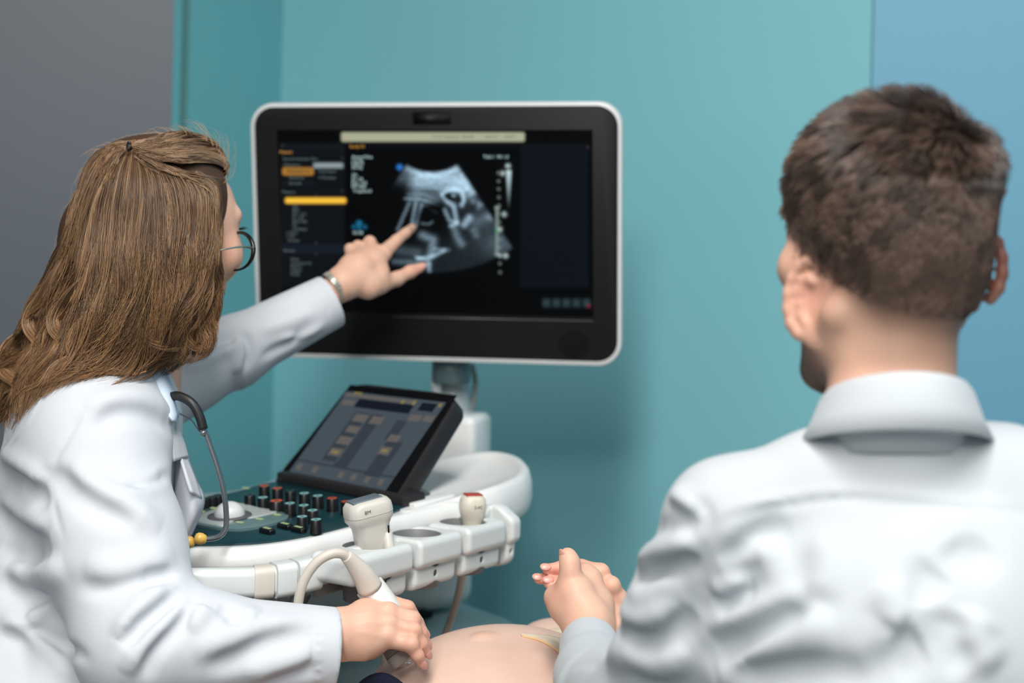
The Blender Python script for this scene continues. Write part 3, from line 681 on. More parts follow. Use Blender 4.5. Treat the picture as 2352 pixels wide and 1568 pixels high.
# probe holders: four cups in a row along the side
zt = 1.030
hB = PZ(957, 1221, zt); hC = PZ(1063, 1195, zt); hv = (hC-hB); hA = hB - hv*.96; ln = nrm(hv); sd = np.array([ln[1], -ln[0], 0]); sd = sd if sd[1] < 0 else -sd
Rh = np.stack([ln, -sd, np.array([0, 0, 1.])], 1)
lnv = np.linalg.norm(hv)
hold = []
for i, (t0, t1) in enumerate(((-1.72, -.54), (-.50, .47), (.53, 1.47), (1.53, 1.83))):
    s_ = SDF(); c0 = hB + ln*lnv*(t0+t1)/2; hx = lnv*(t1-t0)/2
    s_.box(c0 + sd*.006 + np.array([0, 0, -.0165]), (hx-.001, .033, .0165), Rh, .009, .003)
    lx = hx*.45 if i == 0 else hx; c1_ = c0 + ln*(hx-lx)
    s_.box(c1_ + sd*.001 + np.array([0, 0, -.0440]), (lx-.001, .029, .0155), Rh, .010, .0015)
    if i == 3: s_.cone(c0+sd*.006-np.array([0, 0, .012]), c0+sd*.006-np.array([0, 0, .045]), .026, .02, .01)
    for hq in (hA, hB, hC): s_.cap(hq + np.array([0, 0, .02]), hq - np.array([0, 0, .1]), .0295, .025, .004, 's')
    for tq in (-.52, .5, 1.5): s_.box(hB + ln*lnv*tq + sd*.04 - np.array([0, 0, .035]), (.0062, .034, .08), Rh, .001, .003, 's')
    s_.cap(c0 + sd*.06 - np.array([0, 0, .044]), c0 + sd*.02 - np.array([0, 0, .044]), .0032, .0035, .001, 's')
    me = s_.mesh('h', .0016); link('probe_holder', me, white2, machine)
for hq in (hA, hB, hC):
    MB().loft([[hq + np.array([r_*math.cos(q), r_*math.sin(q), z]) for q in [2*math.pi*i/36 for i in range(36)]] for r_, z in ((.0292, -.0035), (.0286, -.002), (.0278, -.003), (.0250, -.062), (.0262, -.062), (.0290, -.010))]).build('cup_liner', mat('liner_grey', '#77797a', .5), machine)
MB().box(hB + ln*lnv*.1 - sd*.034 - np.array([0, 0, .036]), Rh, (lnv*1.6, .004, .02), .003).build('holder_bracket', greyp, machine)

# body housing and base
Rb = np.stack([nrm([.97, .24, 0]), nrm([-.24, .97, 0]), [0, 0, 1.]], 1)
bA = P(690, 1350, 1.98); bB2 = P(1100, 1350, 2.17); e_ = (bB2-bA)*np.array([1, 1, 0]); L_ = np.linalg.norm(e_); e_ = e_/L_; f_ = np.array([-e_[1], e_[0], 0]); Rb = np.stack([e_, f_, [0, 0, 1.]], 1)
zb0 = P(1090, 1412, 2.12)[2]
cb = (bA+bB2)/2*np.array([1, 1, 0]) + f_*.14
MB().box(cb + np.array([0, 0, (zb0+.985)/2]) - e_*.03, Rb, (L_/2+.03, .14, (.985-zb0)/2), .03, 6).build('body_housing', housing, machine, edge=60)
MB().box(cb - f_*.139 + np.array([0, 0, zb0+.002]) - e_*0.02, Rb, (.085, .01, .005), .002).build('vent_slot', blackg, machine)
MB().box(cb - f_*.02 - e_*.08+ np.array([0, 0, .43]), Rb, (L_/2+.14, .21, zb0-.43-.008), .06, 8).build('base_cabinet', mat('base_grey', '#8fa5a6', .4), machine, edge=60)
MB().box(cb - f_*.04 - e_*.06 + np.array([0, 0, .12]), Rb, (L_/2+.12, .24, .05), .04, 4).build('wheel_base', white2, machine)
for i in (-1, 1):
    for j in (-1, 1):
        c = cb + e_*i*(L_/2+.05) + f_*j*.18; MB().tube([c+np.array([0, 0, .05])-e_*.015, c+np.array([0, 0, .05])+e_*.015], .05, 24).build('caster', blackm, machine)

# ------------------------------------------------------------------ the probes
probe_m = mat('probe_cream', '#c9c5bd', .38); probe_w = mat('probe_white', '#dcdbd8', .35); cable_m = mat('cable_cream', '#cfc6bb', .45); lens_red = mat('lens_red', '#a5382c', .4); lens_g = mat('lens_grey', '#5f6a73', .4)
# broad convex probe standing in the near cup
def upright(c, ax, rings, R):
    return [[c + ax*z + R[:, 0]*x + R[:, 1]*y for x, y in rrect(a, b, r, 6)] for a, b, r, z in rings]
b0 = P(860, 1262, 1.605); b1 = P(840, 1142, 1.600); axp = nrm(b1-b0)
xr = nrm(np.array([.88, .47, .05])); Rq = frame(axp, xr)
pr = thing('ultrasound_probe', 'broad cream ultrasound probe standing in the nearest cup of the machine', 'ultrasound probe', b0 - axp*.05, 'ultrasound probes')
rg = [(.014, .012, .010, -.05), (.019, .015, .012, -.03), (.0205, .0165, .012, .0), (.0200, .0165, .012, .020), (.0205, .017, .012, .028), (.0235, .0175, .013, .033), (.0262, .0195, .013, .037), (.0262, .020, .013, .042)]
MB().loft(upright(b0, axp, rg, Rq), True, True).build('grip', probe_m, pr, edge=60)
hd = MB().loft(upright(b0, axp, [(.0265, .0202, .013, .0425), (.0265, .0202, .013, .046), (.0258, .0198, .013, .053), (.0225, .0175, .012, .0575), (.018, .0135, .010, .0590)], Rq), True, True).build('head', probe_m, pr, edge=60)
MB().box(b0 + axp*.0592 - Rq[:, 0]*.002, Rq, (.018, .011, .0012), .001).build('lens', lens_g, hd)
MB().box(b0 + axp*.012 + Rq[:, 0]*.013 - Rq[:, 1]*.0168, Rq @ np.array([[math.cos(.12), 0, math.sin(.12)], [0, 1, 0], [-math.sin(.12), 0, math.cos(.12)]]), (.0009, .0006, .0155), .0004, 2).build('marker_line', blackg, pr)
tm = MB(); V, Fs = text_mesh('8M', .0062)
side = -Rq[:, 1]
tm.add([b0 + axp*(.0465+v_[1]) + Rq[:, 0]*(v_[0]-.012) - Rq[:, 1]*.0206 for v_ in V], Fs); tm.build('marking', dgrey, pr, False)
MB().tube(spline([b0 - axp*.045, P(885, 1330, 1.70), P(882, 1350, 1.70), P(880, 1400, 1.71), P(885, 1500, 1.74), P(900, 1700, 1.8)], 6), [.008]*3+[.005]*28, 10).build('cable', cable_m, pr) if False else None
cb_pts = spline([P(889, 1225, 1.600), P(894, 1262, 1.593), P(896, 1300, 1.592), P(892, 1345, 1.60), P(888, 1385, 1.61), P(886, 1450, 1.63), P(880, 1600, 1.66)], 6)
MB().tube(cb_pts, [.0065 if i < 10 else .0048 for i in range(len(cb_pts))], 10).build('cable', probe_m, pr)
# small probe with a red lens in the far cup
c0 = P(1084, 1208, 1.765); c1 = P(1086, 1143, 1.765); ax2 = nrm(c1-c0); R2 = frame(ax2, [.93, .35, 0])
pr2 = thing('ultrasound_probe', 'small cream ultrasound probe with a red lens in the farthest cup', 'ultrasound probe', c0 - ax2*.05, 'ultrasound probes')
MB().loft(upright(c0, ax2, [(.008, .008, .0078, -.05), (.0115, .011, .010, -.01), (.0118, .0112, .010, .004), (.0135, .012, .011, .010), (.0158, .0142, .012, .018), (.0165, .015, .012, .026), (.0152, .0138, .011, .034), (.0118, .0110, .010, .0385)], R2), True, True).build('grip', mat('probe_ivory', '#d6cfc0', .4), pr2, edge=60)
MB().box(c0 + ax2*.0392, R2, (.0105, .0085, .0014), .0012).build('lens', lens_red, pr2)
tm = MB(); V, Fs = text_mesh('2-4C', .0055); tm.add([c0 + ax2*(.024+v_[1]) + R2[:, 0]*(v_[0]-.003) - R2[:, 1]*.0155 for v_ in V], Fs); tm.build('marking', dgrey, pr2, False)
cp = spline([c0-ax2*.045, P(1068, 1290, 1.785), P(1060, 1330, 1.80), P(1046, 1390, 1.83), P(1022, 1458, 1.86), P(985, 1560, 1.86), P(960, 1700, 1.86)], 6)
MB().tube(cp, [.0075]*7 + list(np.linspace(.0072, .0048, 8)) + [.0048]*(len(cp)-15), 10).build('cable', cable_m, pr2)
# ------------------------------------------------------------------ shared figure materials
SKIN = (.70, .42, .305); ROSY = (.66, .25, .18, 1); PALE = (.74, .50, .40, 1); BROW = (.10, .06, .035, 1)
skin = mat('skin', '#d9a58c', .48, attr='tint', noise=.05, nscale=60, bump=.12, bscale=420, sss=.12, spec=.4)
coat_m = mat('lab_coat_cotton', '#c9cdd3', .75, bump=.10, bscale=700, spec=.2, sheen=.1)
coat_fold = mat('lab_coat_facing', '#c9ccd6', .75, bump=.1, bscale=600, spec=.2)
pale_blue = mat('pale_blue_cotton', '#d3e2f3', .7, bump=.1, bscale=600, spec=.2)
navy = mat('navy_cloth', '#12182c', .8, bump=.2, bscale=400, spec=.2)
hair_base_m = mat('hair_brown_under', '#4a3222', .55, bump=.6, bscale=60, stretch=(12, 12, 1.0), spec=.3)
strand_m = mat('hair_strand', '#8a6546', .34, attr='tint', spec=.55)
nail_m = mat('fingernail', '#d39a8b', .3, spec=.5)
def hand(S, wrist, wr, palm, mcps, fingers, thumb, fr=.0078, kp=.010):
    # palm grown from the wrist to every knuckle, then each finger and the thumb as its own chain
    for p_ in palm: S.chain(p_[0], p_[1], kp)
    for m_, fg in zip(mcps, fingers):
        pts = [m_[0]] + [q[0] for q in fg]; rs = [m_[1]] + [q[1] for q in fg]; S.chain(pts, rs, .0022)
    S.chain([q[0] for q in thumb], [q[1] for q in thumb], .006)
def nail(parent, c, axis, out, w_=.0045, l_=.006):
    R = np.stack([nrm(np.cross(axis, out)), nrm(axis), nrm(np.cross(nrm(np.cross(axis, out)), nrm(axis)))], 1)
    c = np.asarray(c); mb = MB(); rs = []
    for q, z in ((1.0, -.0006), (1.0, .0001), (.8, .0006), (.4, .0009)): rs.append([c + R @ np.array([w_*q*math.cos(a), l_*q*math.sin(a), z - (w_*q*math.cos(a))**2*40]) for a in [2*math.pi*i/16 for i in range(16)]])
    mb.loft(rs, True, True).build('fingernail', nail_m, parent)
def sheet(name, rows, th, m, parent, label=None, n1=6, n2=6):      # smooth cloth piece through a net of points, with real thickness
    R1 = [spline(r, n1) for r in rows]; cols = [spline([r[i] for r in R1], n2) for i in range(len(R1[0]))]
    nu, nv = len(cols), len(cols[0]); V = np.array(cols)
    du = np.gradient(V, axis=0); dv = np.gradient(V, axis=1); N = np.cross(du, dv); N /= np.linalg.norm(N, axis=2, keepdims=True)+1e-9
    A = V + N*th/2; B_ = V - N*th/2; pts = np.concatenate([A.reshape(-1, 3), B_.reshape(-1, 3)]); o = nu*nv; Fs = []
    for i in range(nu-1):
        for j in range(nv-1):
            a = i*nv+j; Fs.append((a, a+nv, a+nv+1, a+1)); Fs.append((o+a, o+a+1, o+a+nv+1, o+a+nv))
    bd = [(i, 0) for i in range(nu-1)] + [(nu-1, j) for j in range(nv-1)] + [(i, nv-1) for i in range(nu-1, 0, -1)] + [(0, j) for j in range(nv-1, 0, -1)]
    for q in range(len(bd)):
        a = bd[q][0]*nv+bd[q][1]; b = bd[(q+1) % len(bd)]; b = b[0]*nv+b[1]; Fs.append((a, b, b+o, a+o)[::-1])
    return link(name, pymesh(name, pts, Fs), m, parent, True, label)

# ------------------------------------------------------------------ the doctor
doc = thing('person', 'person with long wavy fair hair in a white lab coat pointing at the monitor', 'person', (-.50, 1.60, 0))
hf = nrm([.57, .81, -.11]); hr_ = nrm(np.cross(hf, [0, 0, 1])); hu = np.cross(hr_, hf); Rhd = np.stack([hr_, hf, hu], 1)   # head: right, forward, up
hc = P(372, 520, 1.66)
def H(r, f, u): return hc + Rhd @ np.array([r, f, u])
B = SDF()
B.ell(H(0, -.003, .022), (.068, .086, .077), Rhd)
B.ell(H(0, .048, -.012), (.062, .046, .085), Rhd, .02)                     # face
B.cone(H(0, .035, -.055), H(0, .068, -.092), .046, .020, .02)                # jaw and chin
for s in (-1, 1):
    B.cone(H(s*.052, .01, -.045), H(s*.018, .068, -.088), .018, .014, .015)
    B.ell(H(s*.046, .060, -.026), (.022, .020, .024), Rhd, .014)                # cheeks
    B.cone(H(s*.02, .084, .022), H(s*.048, .068, .024), .006, .006, .012)       # brow ridge
    B.ell(H(s*.031, .087, .004), (.015, .010, .011), Rhd, .004, 's')             # eye sockets
    B.ell(H(s*.031, .0755, .004), (.012, .012, .012), Rhd, .002)                 # eyeballs and lids
    B.ell(H(s*.076, -.005, -.01), (.006, .018, .03), Rhd, .004)                  # ears
B.cone(H(0, .090, .010), H(0, .112, -.024), .006, .010, .008); B.ell(H(0, .103, -.031), (.016, .012, .009), Rhd, .006)   # nose
B.cone(H(-.02, .085, -.060), H(.02, .085, -.060), .006, .006, .006); B.cone(H(-.016, .086, -.068), H(.016, .086, -.068), .006, .006, .003)
nb = P(300, 800, 1.68)
B.cone(H(0, -.01, -.05), nb, .052, .056, .03)
shR = P(215, 1010, 1.545); shL = P(300, 935, 1.80); elR = P(330, 1480, 1.42); wrR = P(772, 1450, 1.475)
elL = P(520, 835, 1.90); wrL = P(775, 662, 1.965)
pel = P(120, 1560, 1.64)
B.cone(nb, P(215, 980, 1.66), .056, .09, .03); B.cone(P(210, 1010, 1.66), P(190, 1250, 1.64), .105, .10, .04); B.cone(P(190, 1250, 1.64), pel, .10, .12, .04)
B.chain([P(215, 990, 1.64), shR], [.07, .05], .03); B.chain([P(240, 960, 1.70), shL], [.06, .045], .03)
B.chain([shR, elR, P(520, 1478, 1.43), wrR], [.045, .038, .036, .0235], .012)
B.chain([shL, elL, wrL], [.042, .034, .0195], .012)
hipR = pel + np.array([.05, -.09, -.06]); hipL = pel + np.array([.05, .09, -.06])
knR = np.array([-.22, 1.42, .44]); knL = np.array([-.28, 1.74, .44])
for a, k_ in ((hipR, knR), (hipL, knL)):
    B.chain([a, k_, k_ + np.array([.02, .02, -.36])], [.085, .058, .042], .02); B.cone(k_+np.array([.02, .02, -.38]), k_+np.array([.13, .04, -.41]), .035, .03, .02)
# right hand, closed round the probe
def p3(l): return [(P(a, b, d), r) for a, b, d, r in l]
W = P(785, 1452, 1.475)
mc_ = [(P(880, 1383, 1.515), .0105), (P(894, 1407, 1.495), .0105), (P(896, 1436, 1.482), .0100), (P(893, 1466, 1.475), .0095)]
palm = [([W, P(835, 1412, 1.495), mc_[0][0]], [.0205, .0145, .0110]), ([W, P(840, 1430, 1.482), mc_[1][0]], [.0215, .0150, .0110]), ([P(785, 1462, 1.475), P(840, 1452, 1.475), mc_[2][0]], [.0205, .0150, .0105]),
        ([P(785, 1476, 1.475), P(835, 1478, 1.475), mc_[3][0]], [.0165, .0150, .0100]), ([P(800, 1480, 1.49), P(850, 1478, 1.50), P(882, 1470, 1.495)], [.014, .014, .010])]
fing = [p3([(935, 1397, 1.52, .0088), (957, 1430, 1.53, .0078), (970, 1452, 1.53, .0066)]),
        p3([(948, 1424, 1.497, .0088), (966, 1452, 1.50, .0076), (976, 1476, 1.505, .0066)]),
        p3([(950, 1450, 1.483, .0084), (967, 1478, 1.485, .0074), (976, 1497, 1.49, .0064)]),
        p3([(945, 1482, 1.472, .0078), (959, 1505, 1.472, .0068), (966, 1520, 1.476, .0060)])]
thb = p3([(815, 1440, 1.51, .0145), (862, 1442, 1.54, .0115), (905, 1462, 1.545, .0098), (925, 1490, 1.535, .0085)])
hand(B, W, .02, palm, mc_, fing, thb)
for i in range(4): B.ell(mc_[i][0] + np.array([-.001, -.0050, .0045]), (.0078, .0068, .0078), None, .005)
for fg in fing[1:]: B.ell(fg[0][0] + np.array([.0, -.0025, .0025]), (.0080, .0075, .0078), None, .004)
for pts, a in (([(800, 1410), (845, 1405), (875, 1392)], .0009), ([(830, 1430), (855, 1418), (865, 1403)], .0007), ([(820, 1432), (860, 1428), (888, 1432)], .0007), ([(812, 1450), (850, 1455), (885, 1462)], .0006)):
    B.wrinkle(pts, .0022, a)
# left hand, pointing at the screen
tipd = on_plane(949, 524, m0, mn); td = tipd[1] - .007
mc2 = [(P(880, 582, 2.015), .0112), (P(855, 580, 2.015), .0105), (P(828, 585, 2.01), .010), (P(808, 592, 2.005), .009)]
WL = P(788, 652, 1.965)
palm2 = [([WL, P(832, 622, 1.985), mc2[0][0]], [.0195, .0165, .0125]), ([WL, P(825, 612, 1.985), mc2[1][0]], [.0185, .0155, .0115]), ([P(785, 645, 1.968), P(815, 612, 1.985), mc2[2][0]], [.0175, .0135, .0105]),
         ([P(785, 640, 1.97), P(802, 612, 1.985), mc2[3][0]], [.016, .012, .0095]), ([WL, P(850, 650, 1.985), P(872, 640, 1.99)], [.019, .0165, .0125]), ([P(860, 600, 2.0), P(875, 622, 2.0)], [.013, .012])]
f2 = [p3([(911, 552, 2.045, .0086), (932, 535, 2.07, .0076), (947, 523, td, .0064)]),
      p3([(849, 556, 2.035, .0092), (868, 580, 2.055, .0082), (872, 600, 2.04, .0072)]),
      p3([(822, 566, 2.03, .0088), (838, 592, 2.05, .0078), (848, 610, 2.035, .0070)]),
      p3([(804, 572, 2.02, .0082), (815, 596, 2.04, .0072), (828, 612, 2.03, .0064)])]
th2 = p3([(845, 662, 1.98, .0155), (872, 652, 1.995, .0135), (912, 640, 2.02, .0098), (942, 624, 2.04, .0088), (964, 615, 2.05, .0072)])
hand(B, WL, .02, palm2, mc2, f2, th2)
me = B.mesh('body', .0021)
spots = []
for m_, r in mc_: spots.append((m_[0], .010, ROSY, .38))
for fg in fing:
    spots += [(fg[0][0], .011, ROSY, .42), (fg[2][0], .010, ROSY, .35), (fg[1][0], .010, ROSY, .25)]
for m_, r in mc2: spots.append((m_[0], .012, ROSY, .35))
spots += [(th2[4][0], .013, (.68, .30, .26, 1), .5), (th2[3][0], .014, ROSY, .35), (f2[0][2][0], .010, ROSY, .35), (H(.05, .055, -.02), .02, ROSY, .3), (H(-.05, .055, -.02), .02, ROSY, .3),
          (H(-.0, .09, -.064), .014, (.5, .16, .14, 1), .6)]
for s in (-1, 1): spots += [(H(s*.034, .088, .028), .007, BROW, .6), (H(s*.036, .082, .009), .006, BROW, .6)]
paint(me, SKIN+(1,), spots)
body = link('body', me, skin, doc)
for fg, out in ((fing[1], (.6, -.75, .3)), (fing[2], (.6, -.75, .3)), (fing[3], (.5, -.85, .1)), (fing[0], (.8, -.5, .3))):
    ax = nrm(fg[2][0]-fg[1][0]); o_ = nrm(np.array(out) - ax*(np.array(out) @ ax)); nail(body, fg[2][0] + o_*fg[2][1]*.92 + ax*.002, ax, o_, .0042, .0058)
ax = nrm(th2[4][0]-th2[3][0]); o_ = np.array([.1, -1, .25]); o_ = nrm(o_-ax*(o_ @ ax)); nail(body, th2[4][0] + o_*th2[4][1]*.9 + ax*.002, ax, o_, .0052, .0068)
ev_ = mat('eye_white', '#e8e6e2', .2); 
for s in (-1, 1): 
    e = MB(); c = H(s*.031, .0775, .004)
    e.loft([[c + Rhd @ np.array([.0112*math.cos(f)*math.cos(a), .0112*math.sin(f), .0112*math.cos(f)*math.sin(a)]) for a in [2*math.pi*i/20 for i in range(20)]] for f in np.linspace(-.2, 1.45, 7)], True, True).build('eye', ev_, body)
lash = MB()
for i in range(14):
    t = i/13; a = H(.020+.024*t, .090-.010*t**2, .008+.003*math.sin(3.1*t)); lash.tube([a, a + Rhd @ np.array([.002+.003*t, .005, .001]), a + Rhd @ np.array([.003+.004*t, .008, .003])], [.0003, .0002, .0001], 4)
lash.build('eyelashes', keyblk, body)

# lab coat
C = SDF()
C.ell(P(190, 1130, 1.64), (.090, .175, .19), frame([0, 0, 1], [.95, .3, 0]), .03)
C.cone(P(180, 1240, 1.64), P(110, 1560, 1.64), .105, .150, .04); C.cone(P(140, 1500, 1.58), P(110, 1620, 1.56), .13, .15, .06)
C.cone(P(150, 900, 1.70), P(240, 960, 1.62), .050, .07, .05)
C.chain([P(235, 960, 1.63), P(222, 1030, 1.54)], [.075, .066], .05)
C.chain([P(222, 1030, 1.54), P(262, 1250, 1.475), P(330, 1478, 1.425)], [.066, .067, .062], .03)
C.cone(P(330, 1475, 1.425), P(470, 1478, 1.43), .062, .049, .03)
C.cap(P(450, 1480, 1.43), P(768, 1492, 1.47), .050, .043, .02)
C.chain([P(225, 975, 1.70), P(300, 930, 1.80), P(420, 860, 1.86)], [.060, .056, .050], .03)
C.chain([P(420, 860, 1.86), P(530, 812, 1.90)], [.052, .046], .02)
C.cap(P(520, 815, 1.90), P(762, 690, 1.96), .0455, .0375, .02)
C.ell(P(350, 1110, 1.64), (.028, .06, .075), frame([0, 0, 1], [.95, .3, 0]), .02)
for a, k_ in ((hipR, knR), (hipL, knL)): C.cone(a, a+(k_-a)*.7, .115, .095, .06)
# cuffs are open
C.cone(P(745, 1488, 1.467), P(800, 1490, 1.475), .030, .034, .003, 's')
C.cone(P(748, 697, 1.957), P(790, 672, 1.968), .026, .029, .003, 's')
Z = lambda pts, w_, a: C.wrinkle(pts, w_*.85, a*(1.55 if w_ > .006 else 1.2))
# shoulder and upper sleeve
Z([(215, 985), (270, 950), (340, 955), (395, 985)], .012, -.007); Z([(200, 945), (260, 915), (340, 915), (400, 955)], .016, .005)
Z([(110, 1085), (160, 1120), (230, 1165), (320, 1205)], .013, -.010); Z([(150, 1075), (220, 1125), (300, 1170), (370, 1215)], .017, .007)
Z([(240, 1145), (330, 1125), (390, 1070)], .012, .004); Z([(290, 1120), (350, 1110), (385, 1085)], .008, -.005)
Z([(110, 1080), (150, 1010), (190, 940)], .005, -.0035); Z([(92, 1100), (110, 1080), (120, 1150), (150, 1250)], .004, -.002)
Z([(190, 1300), (260, 1310), (340, 1290), (400, 1260)], .016, .006); Z([(180, 1345), (260, 1350), (340, 1330), (400, 1345)], .011, -.005)
# elbow crook
Z([(405, 1315), (360, 1322), (330, 1330)], .008, -.009); Z([(408, 1360), (370, 1400), (320, 1440), (285, 1490)], .011, -.011); Z([(400, 1335), (350, 1375), (300, 1420), (270, 1470)], .012, .007)
Z([(420, 1370), (380, 1420), (320, 1490), (290, 1550)], .012, .007)
Z([(440, 1400), (410, 1440), (350, 1500), (330, 1560)], .009, -.006); Z([(500, 1395), (530, 1410), (540, 1440)], .008, -.006); Z([(470, 1392), (460, 1410), (430, 1450)], .010, .006); Z([(560, 1400), (590, 1420)], .012, .004)
Z([(470, 1530), (540, 1510), (620, 1470), (730, 1450)], .013, -.006); Z([(440, 1500), (520, 1470), (610, 1440), (700, 1425)], .014, .005); Z([(560, 1550), (640, 1530), (720, 1500)], .012, .005); Z([(600, 1568), (680, 1545), (730, 1530)], .010, -.005)
for y in range(1415, 1580, 11): Z([(724, y), (731, y+2), (738, y)], .0028, -.0016 if y % 2 else .0012)
Z([(722, 1405), (720, 1480), (716, 1575)], .003, -.0014)
# back and waist
Z([(60, 920), (30, 990), (0, 1060)], .004, -.003); Z([(100, 905), (60, 975), (10, 1040)], .004, .001)
Z([(0, 1075), (60, 1110), (110, 1160)], .014, -.008); Z([(0, 1040), (50, 1075), (100, 1110)], .014, .006); Z([(0, 1180), (60, 1230), (110, 1250)], .015, -.008); Z([(0, 1140), (60, 1185), (110, 1215)], .013, .006)
Z([(20, 1290), (90, 1320), (150, 1300)], .015, .008); Z([(0, 1250), (60, 1280), (120, 1270)], .012, -.007); Z([(0, 1335), (60, 1375), (110, 1370)], .012, -.008); Z([(0, 1420), (60, 1430), (110, 1380)], .010, .007)
Z([(40, 1400), (70, 1440), (120, 1470), (200, 1510)], .008, -.008); Z([(45, 1420), (120, 1500), (170, 1568)], .010, .008); Z([(0, 1450), (40, 1480), (60, 1568)], .012, -.006)
Z([(60, 1395), (90, 1370), (110, 1360)], .005, -.004)
# far sleeve
Z([(555, 760), (572, 800), (565, 850)], .007, -.007); Z([(540, 770), (553, 810), (540, 860)], .008, .006); Z([(430, 800), (500, 790), (550, 765)], .009, -.006); Z([(420, 850), (480, 820), (545, 790)], .010, .006); Z([(590, 760), (660, 740), (720, 715)], .010, .003)
Z([(600, 820), (660, 790), (700, 760)], .008, -.004); Z([(640, 780), (700, 770), (745, 745)], .007, .003); Z([(735, 652), (750, 690), (757, 735)], .0025, -.0014)
tuck(body.data, C, lambda c: ((proj(c)[:, 0] < 735) & (proj(c)[:, 1] > 905)) | ((proj(c)[:, 0] < 735) & (proj(c)[:, 1] > 690) & (proj(c)[:, 0] > 560)), .008)
me = C.mesh('lab_coat', .0032)
coat = link('lab_coat', me, coat_m, doc)
# sleeve hem of the near cuff, lapels, collar of the pale shirt
def CH(px, py, off=.003):
    q, _ = C.hit(px, py); o = np.array([0, 0, ZC]); return [a + nrm(o-a)*off for a in q]
lp = [[P(388, 950, 1.575), P(392, 1010, 1.57), P(398, 1060, 1.568)], [P(398, 960, 1.60), P(412, 1015, 1.592), P(420, 1052, 1.59)], [P(401, 972, 1.625), P(420, 1010, 1.615), P(432, 1050, 1.61)]]
sheet('lapel_notch', lp, .003, coat_m, coat)
lp = [[P(400, 1040, 1.60), P(402, 1110, 1.60), P(398, 1180, 1.60), P(396, 1245, 1.60)], [P(418, 1045, 1.595), P(432, 1110, 1.585), P(440, 1180, 1.58), P(418, 1250, 1.585)], [P(428, 1045, 1.63), P(452, 1105, 1.615), P(468, 1152, 1.61), P(440, 1225, 1.62)]]
sheet('lapel', lp, .003, coat_fold, coat, label='shaded grey-white coat lapel')
lp = [[P(414, 1050, 1.585), P(428, 1100, 1.575), P(438, 1130, 1.572)], [P(426, 1046, 1.61), P(448, 1100, 1.60), P(462, 1145, 1.60)]]
sheet('front_edge', lp, .003, coat_m, coat)
lp = [[P(290, 800, 1.60), P(318, 850, 1.585), P(352, 905, 1.57), P(396, 965, 1.56)], [P(320, 770, 1.62), P(350, 825, 1.60), P(385, 890, 1.59), P(405, 965, 1.575)], [P(340, 770, 1.66), P(372, 830, 1.645), P(400, 885, 1.64), P(411, 945, 1.625)]]
sheet('shirt_collar', lp, .003, pale_blue, doc, label='pale blue shirt collar')
tr = SDF()
for a, k_ in ((hipR, knR), (hipL, knL)): tr.chain([a, k_, k_ + np.array([.02, .02, -.34])], [.092, .068, .055], .02)
link('trousers', tr.mesh('t', .008), navy, doc)

# hair: a body of hair, then the strands lying on it
HB = SDF()
HB.ell(H(.002, -.010, .026), (.0735, .0900, .0800), Rhd, .008)
HB.ell(H(.0, .040, .078), (.046, .042, .020), Rhd, .012)
HBL = [([(300, 420, 1.66), (250, 540, 1.64), (205, 700, 1.64), (130, 850, 1.64), (30, 930, 1.64)], [.050, .052, .048, .036, .022]),
       ([(330, 480, 1.62), (310, 620, 1.60), (260, 740, 1.58), (180, 840, 1.57), (90, 885, 1.58)], [.060, .060, .048, .032, .016]),
       ([(400, 460, 1.62), (400, 600, 1.60), (380, 690, 1.585), (330, 760, 1.575), (290, 810, 1.57)], [.050, .047, .038, .026, .014]),
       ([(440, 480, 1.60), (446, 600, 1.592), (432, 680, 1.585), (400, 750, 1.58), (370, 800, 1.58)], [.028, .022, .019, .016, .008]),
       ([(230, 700, 1.70), (150, 820, 1.72), (40, 930, 1.72)], [.045, .04, .022])]
for pts, rs in HBL: HB.chain([P(*p) for p in pts], rs, .015)
HB.ell(H(.036, .092, .004), (.055, .056, .085), Rhd, .01, 's'); HB.ell(H(-.02, .10, -.005), (.06, .05, .08), Rhd, .01, 's')
rng = np.random.default_rng(11)
for pts, w_, a in (([(300, 350), (250, 450), (220, 600), (150, 760), (60, 880)], .006, -.006), ([(320, 360), (310, 500), (280, 650), (200, 800), (110, 890)], .006, -.006), ([(350, 400), (370, 550), (350, 700), (280, 800), (220, 850)], .005, -.005),
                   ([(260, 420), (200, 560), (140, 700), (60, 820)], .006, -.005), ([(400, 430), (430, 560), (420, 680), (380, 760)], .005, -.004), ([(500, 400), (430, 385), (360, 360), (305, 340)], .006, -.006), ([(480, 360), (420, 345), (350, 335)], .006, .005)):
    HB.wrinkle(pts, w_, a)
me = HB.mesh('hair', .0035)
HC = SDF(); HC.p = [q for q in HB.p] + [q for q in C.p if q[6] == 'u'][:5]
hair = link('hair', me, hair_base_m, doc)
DARK = np.array([.085, .045, .022]); MID = np.array([.19, .108, .060]); LITE = np.array([.43, .27, .155]); GOLD = np.array([.40, .21, .085])
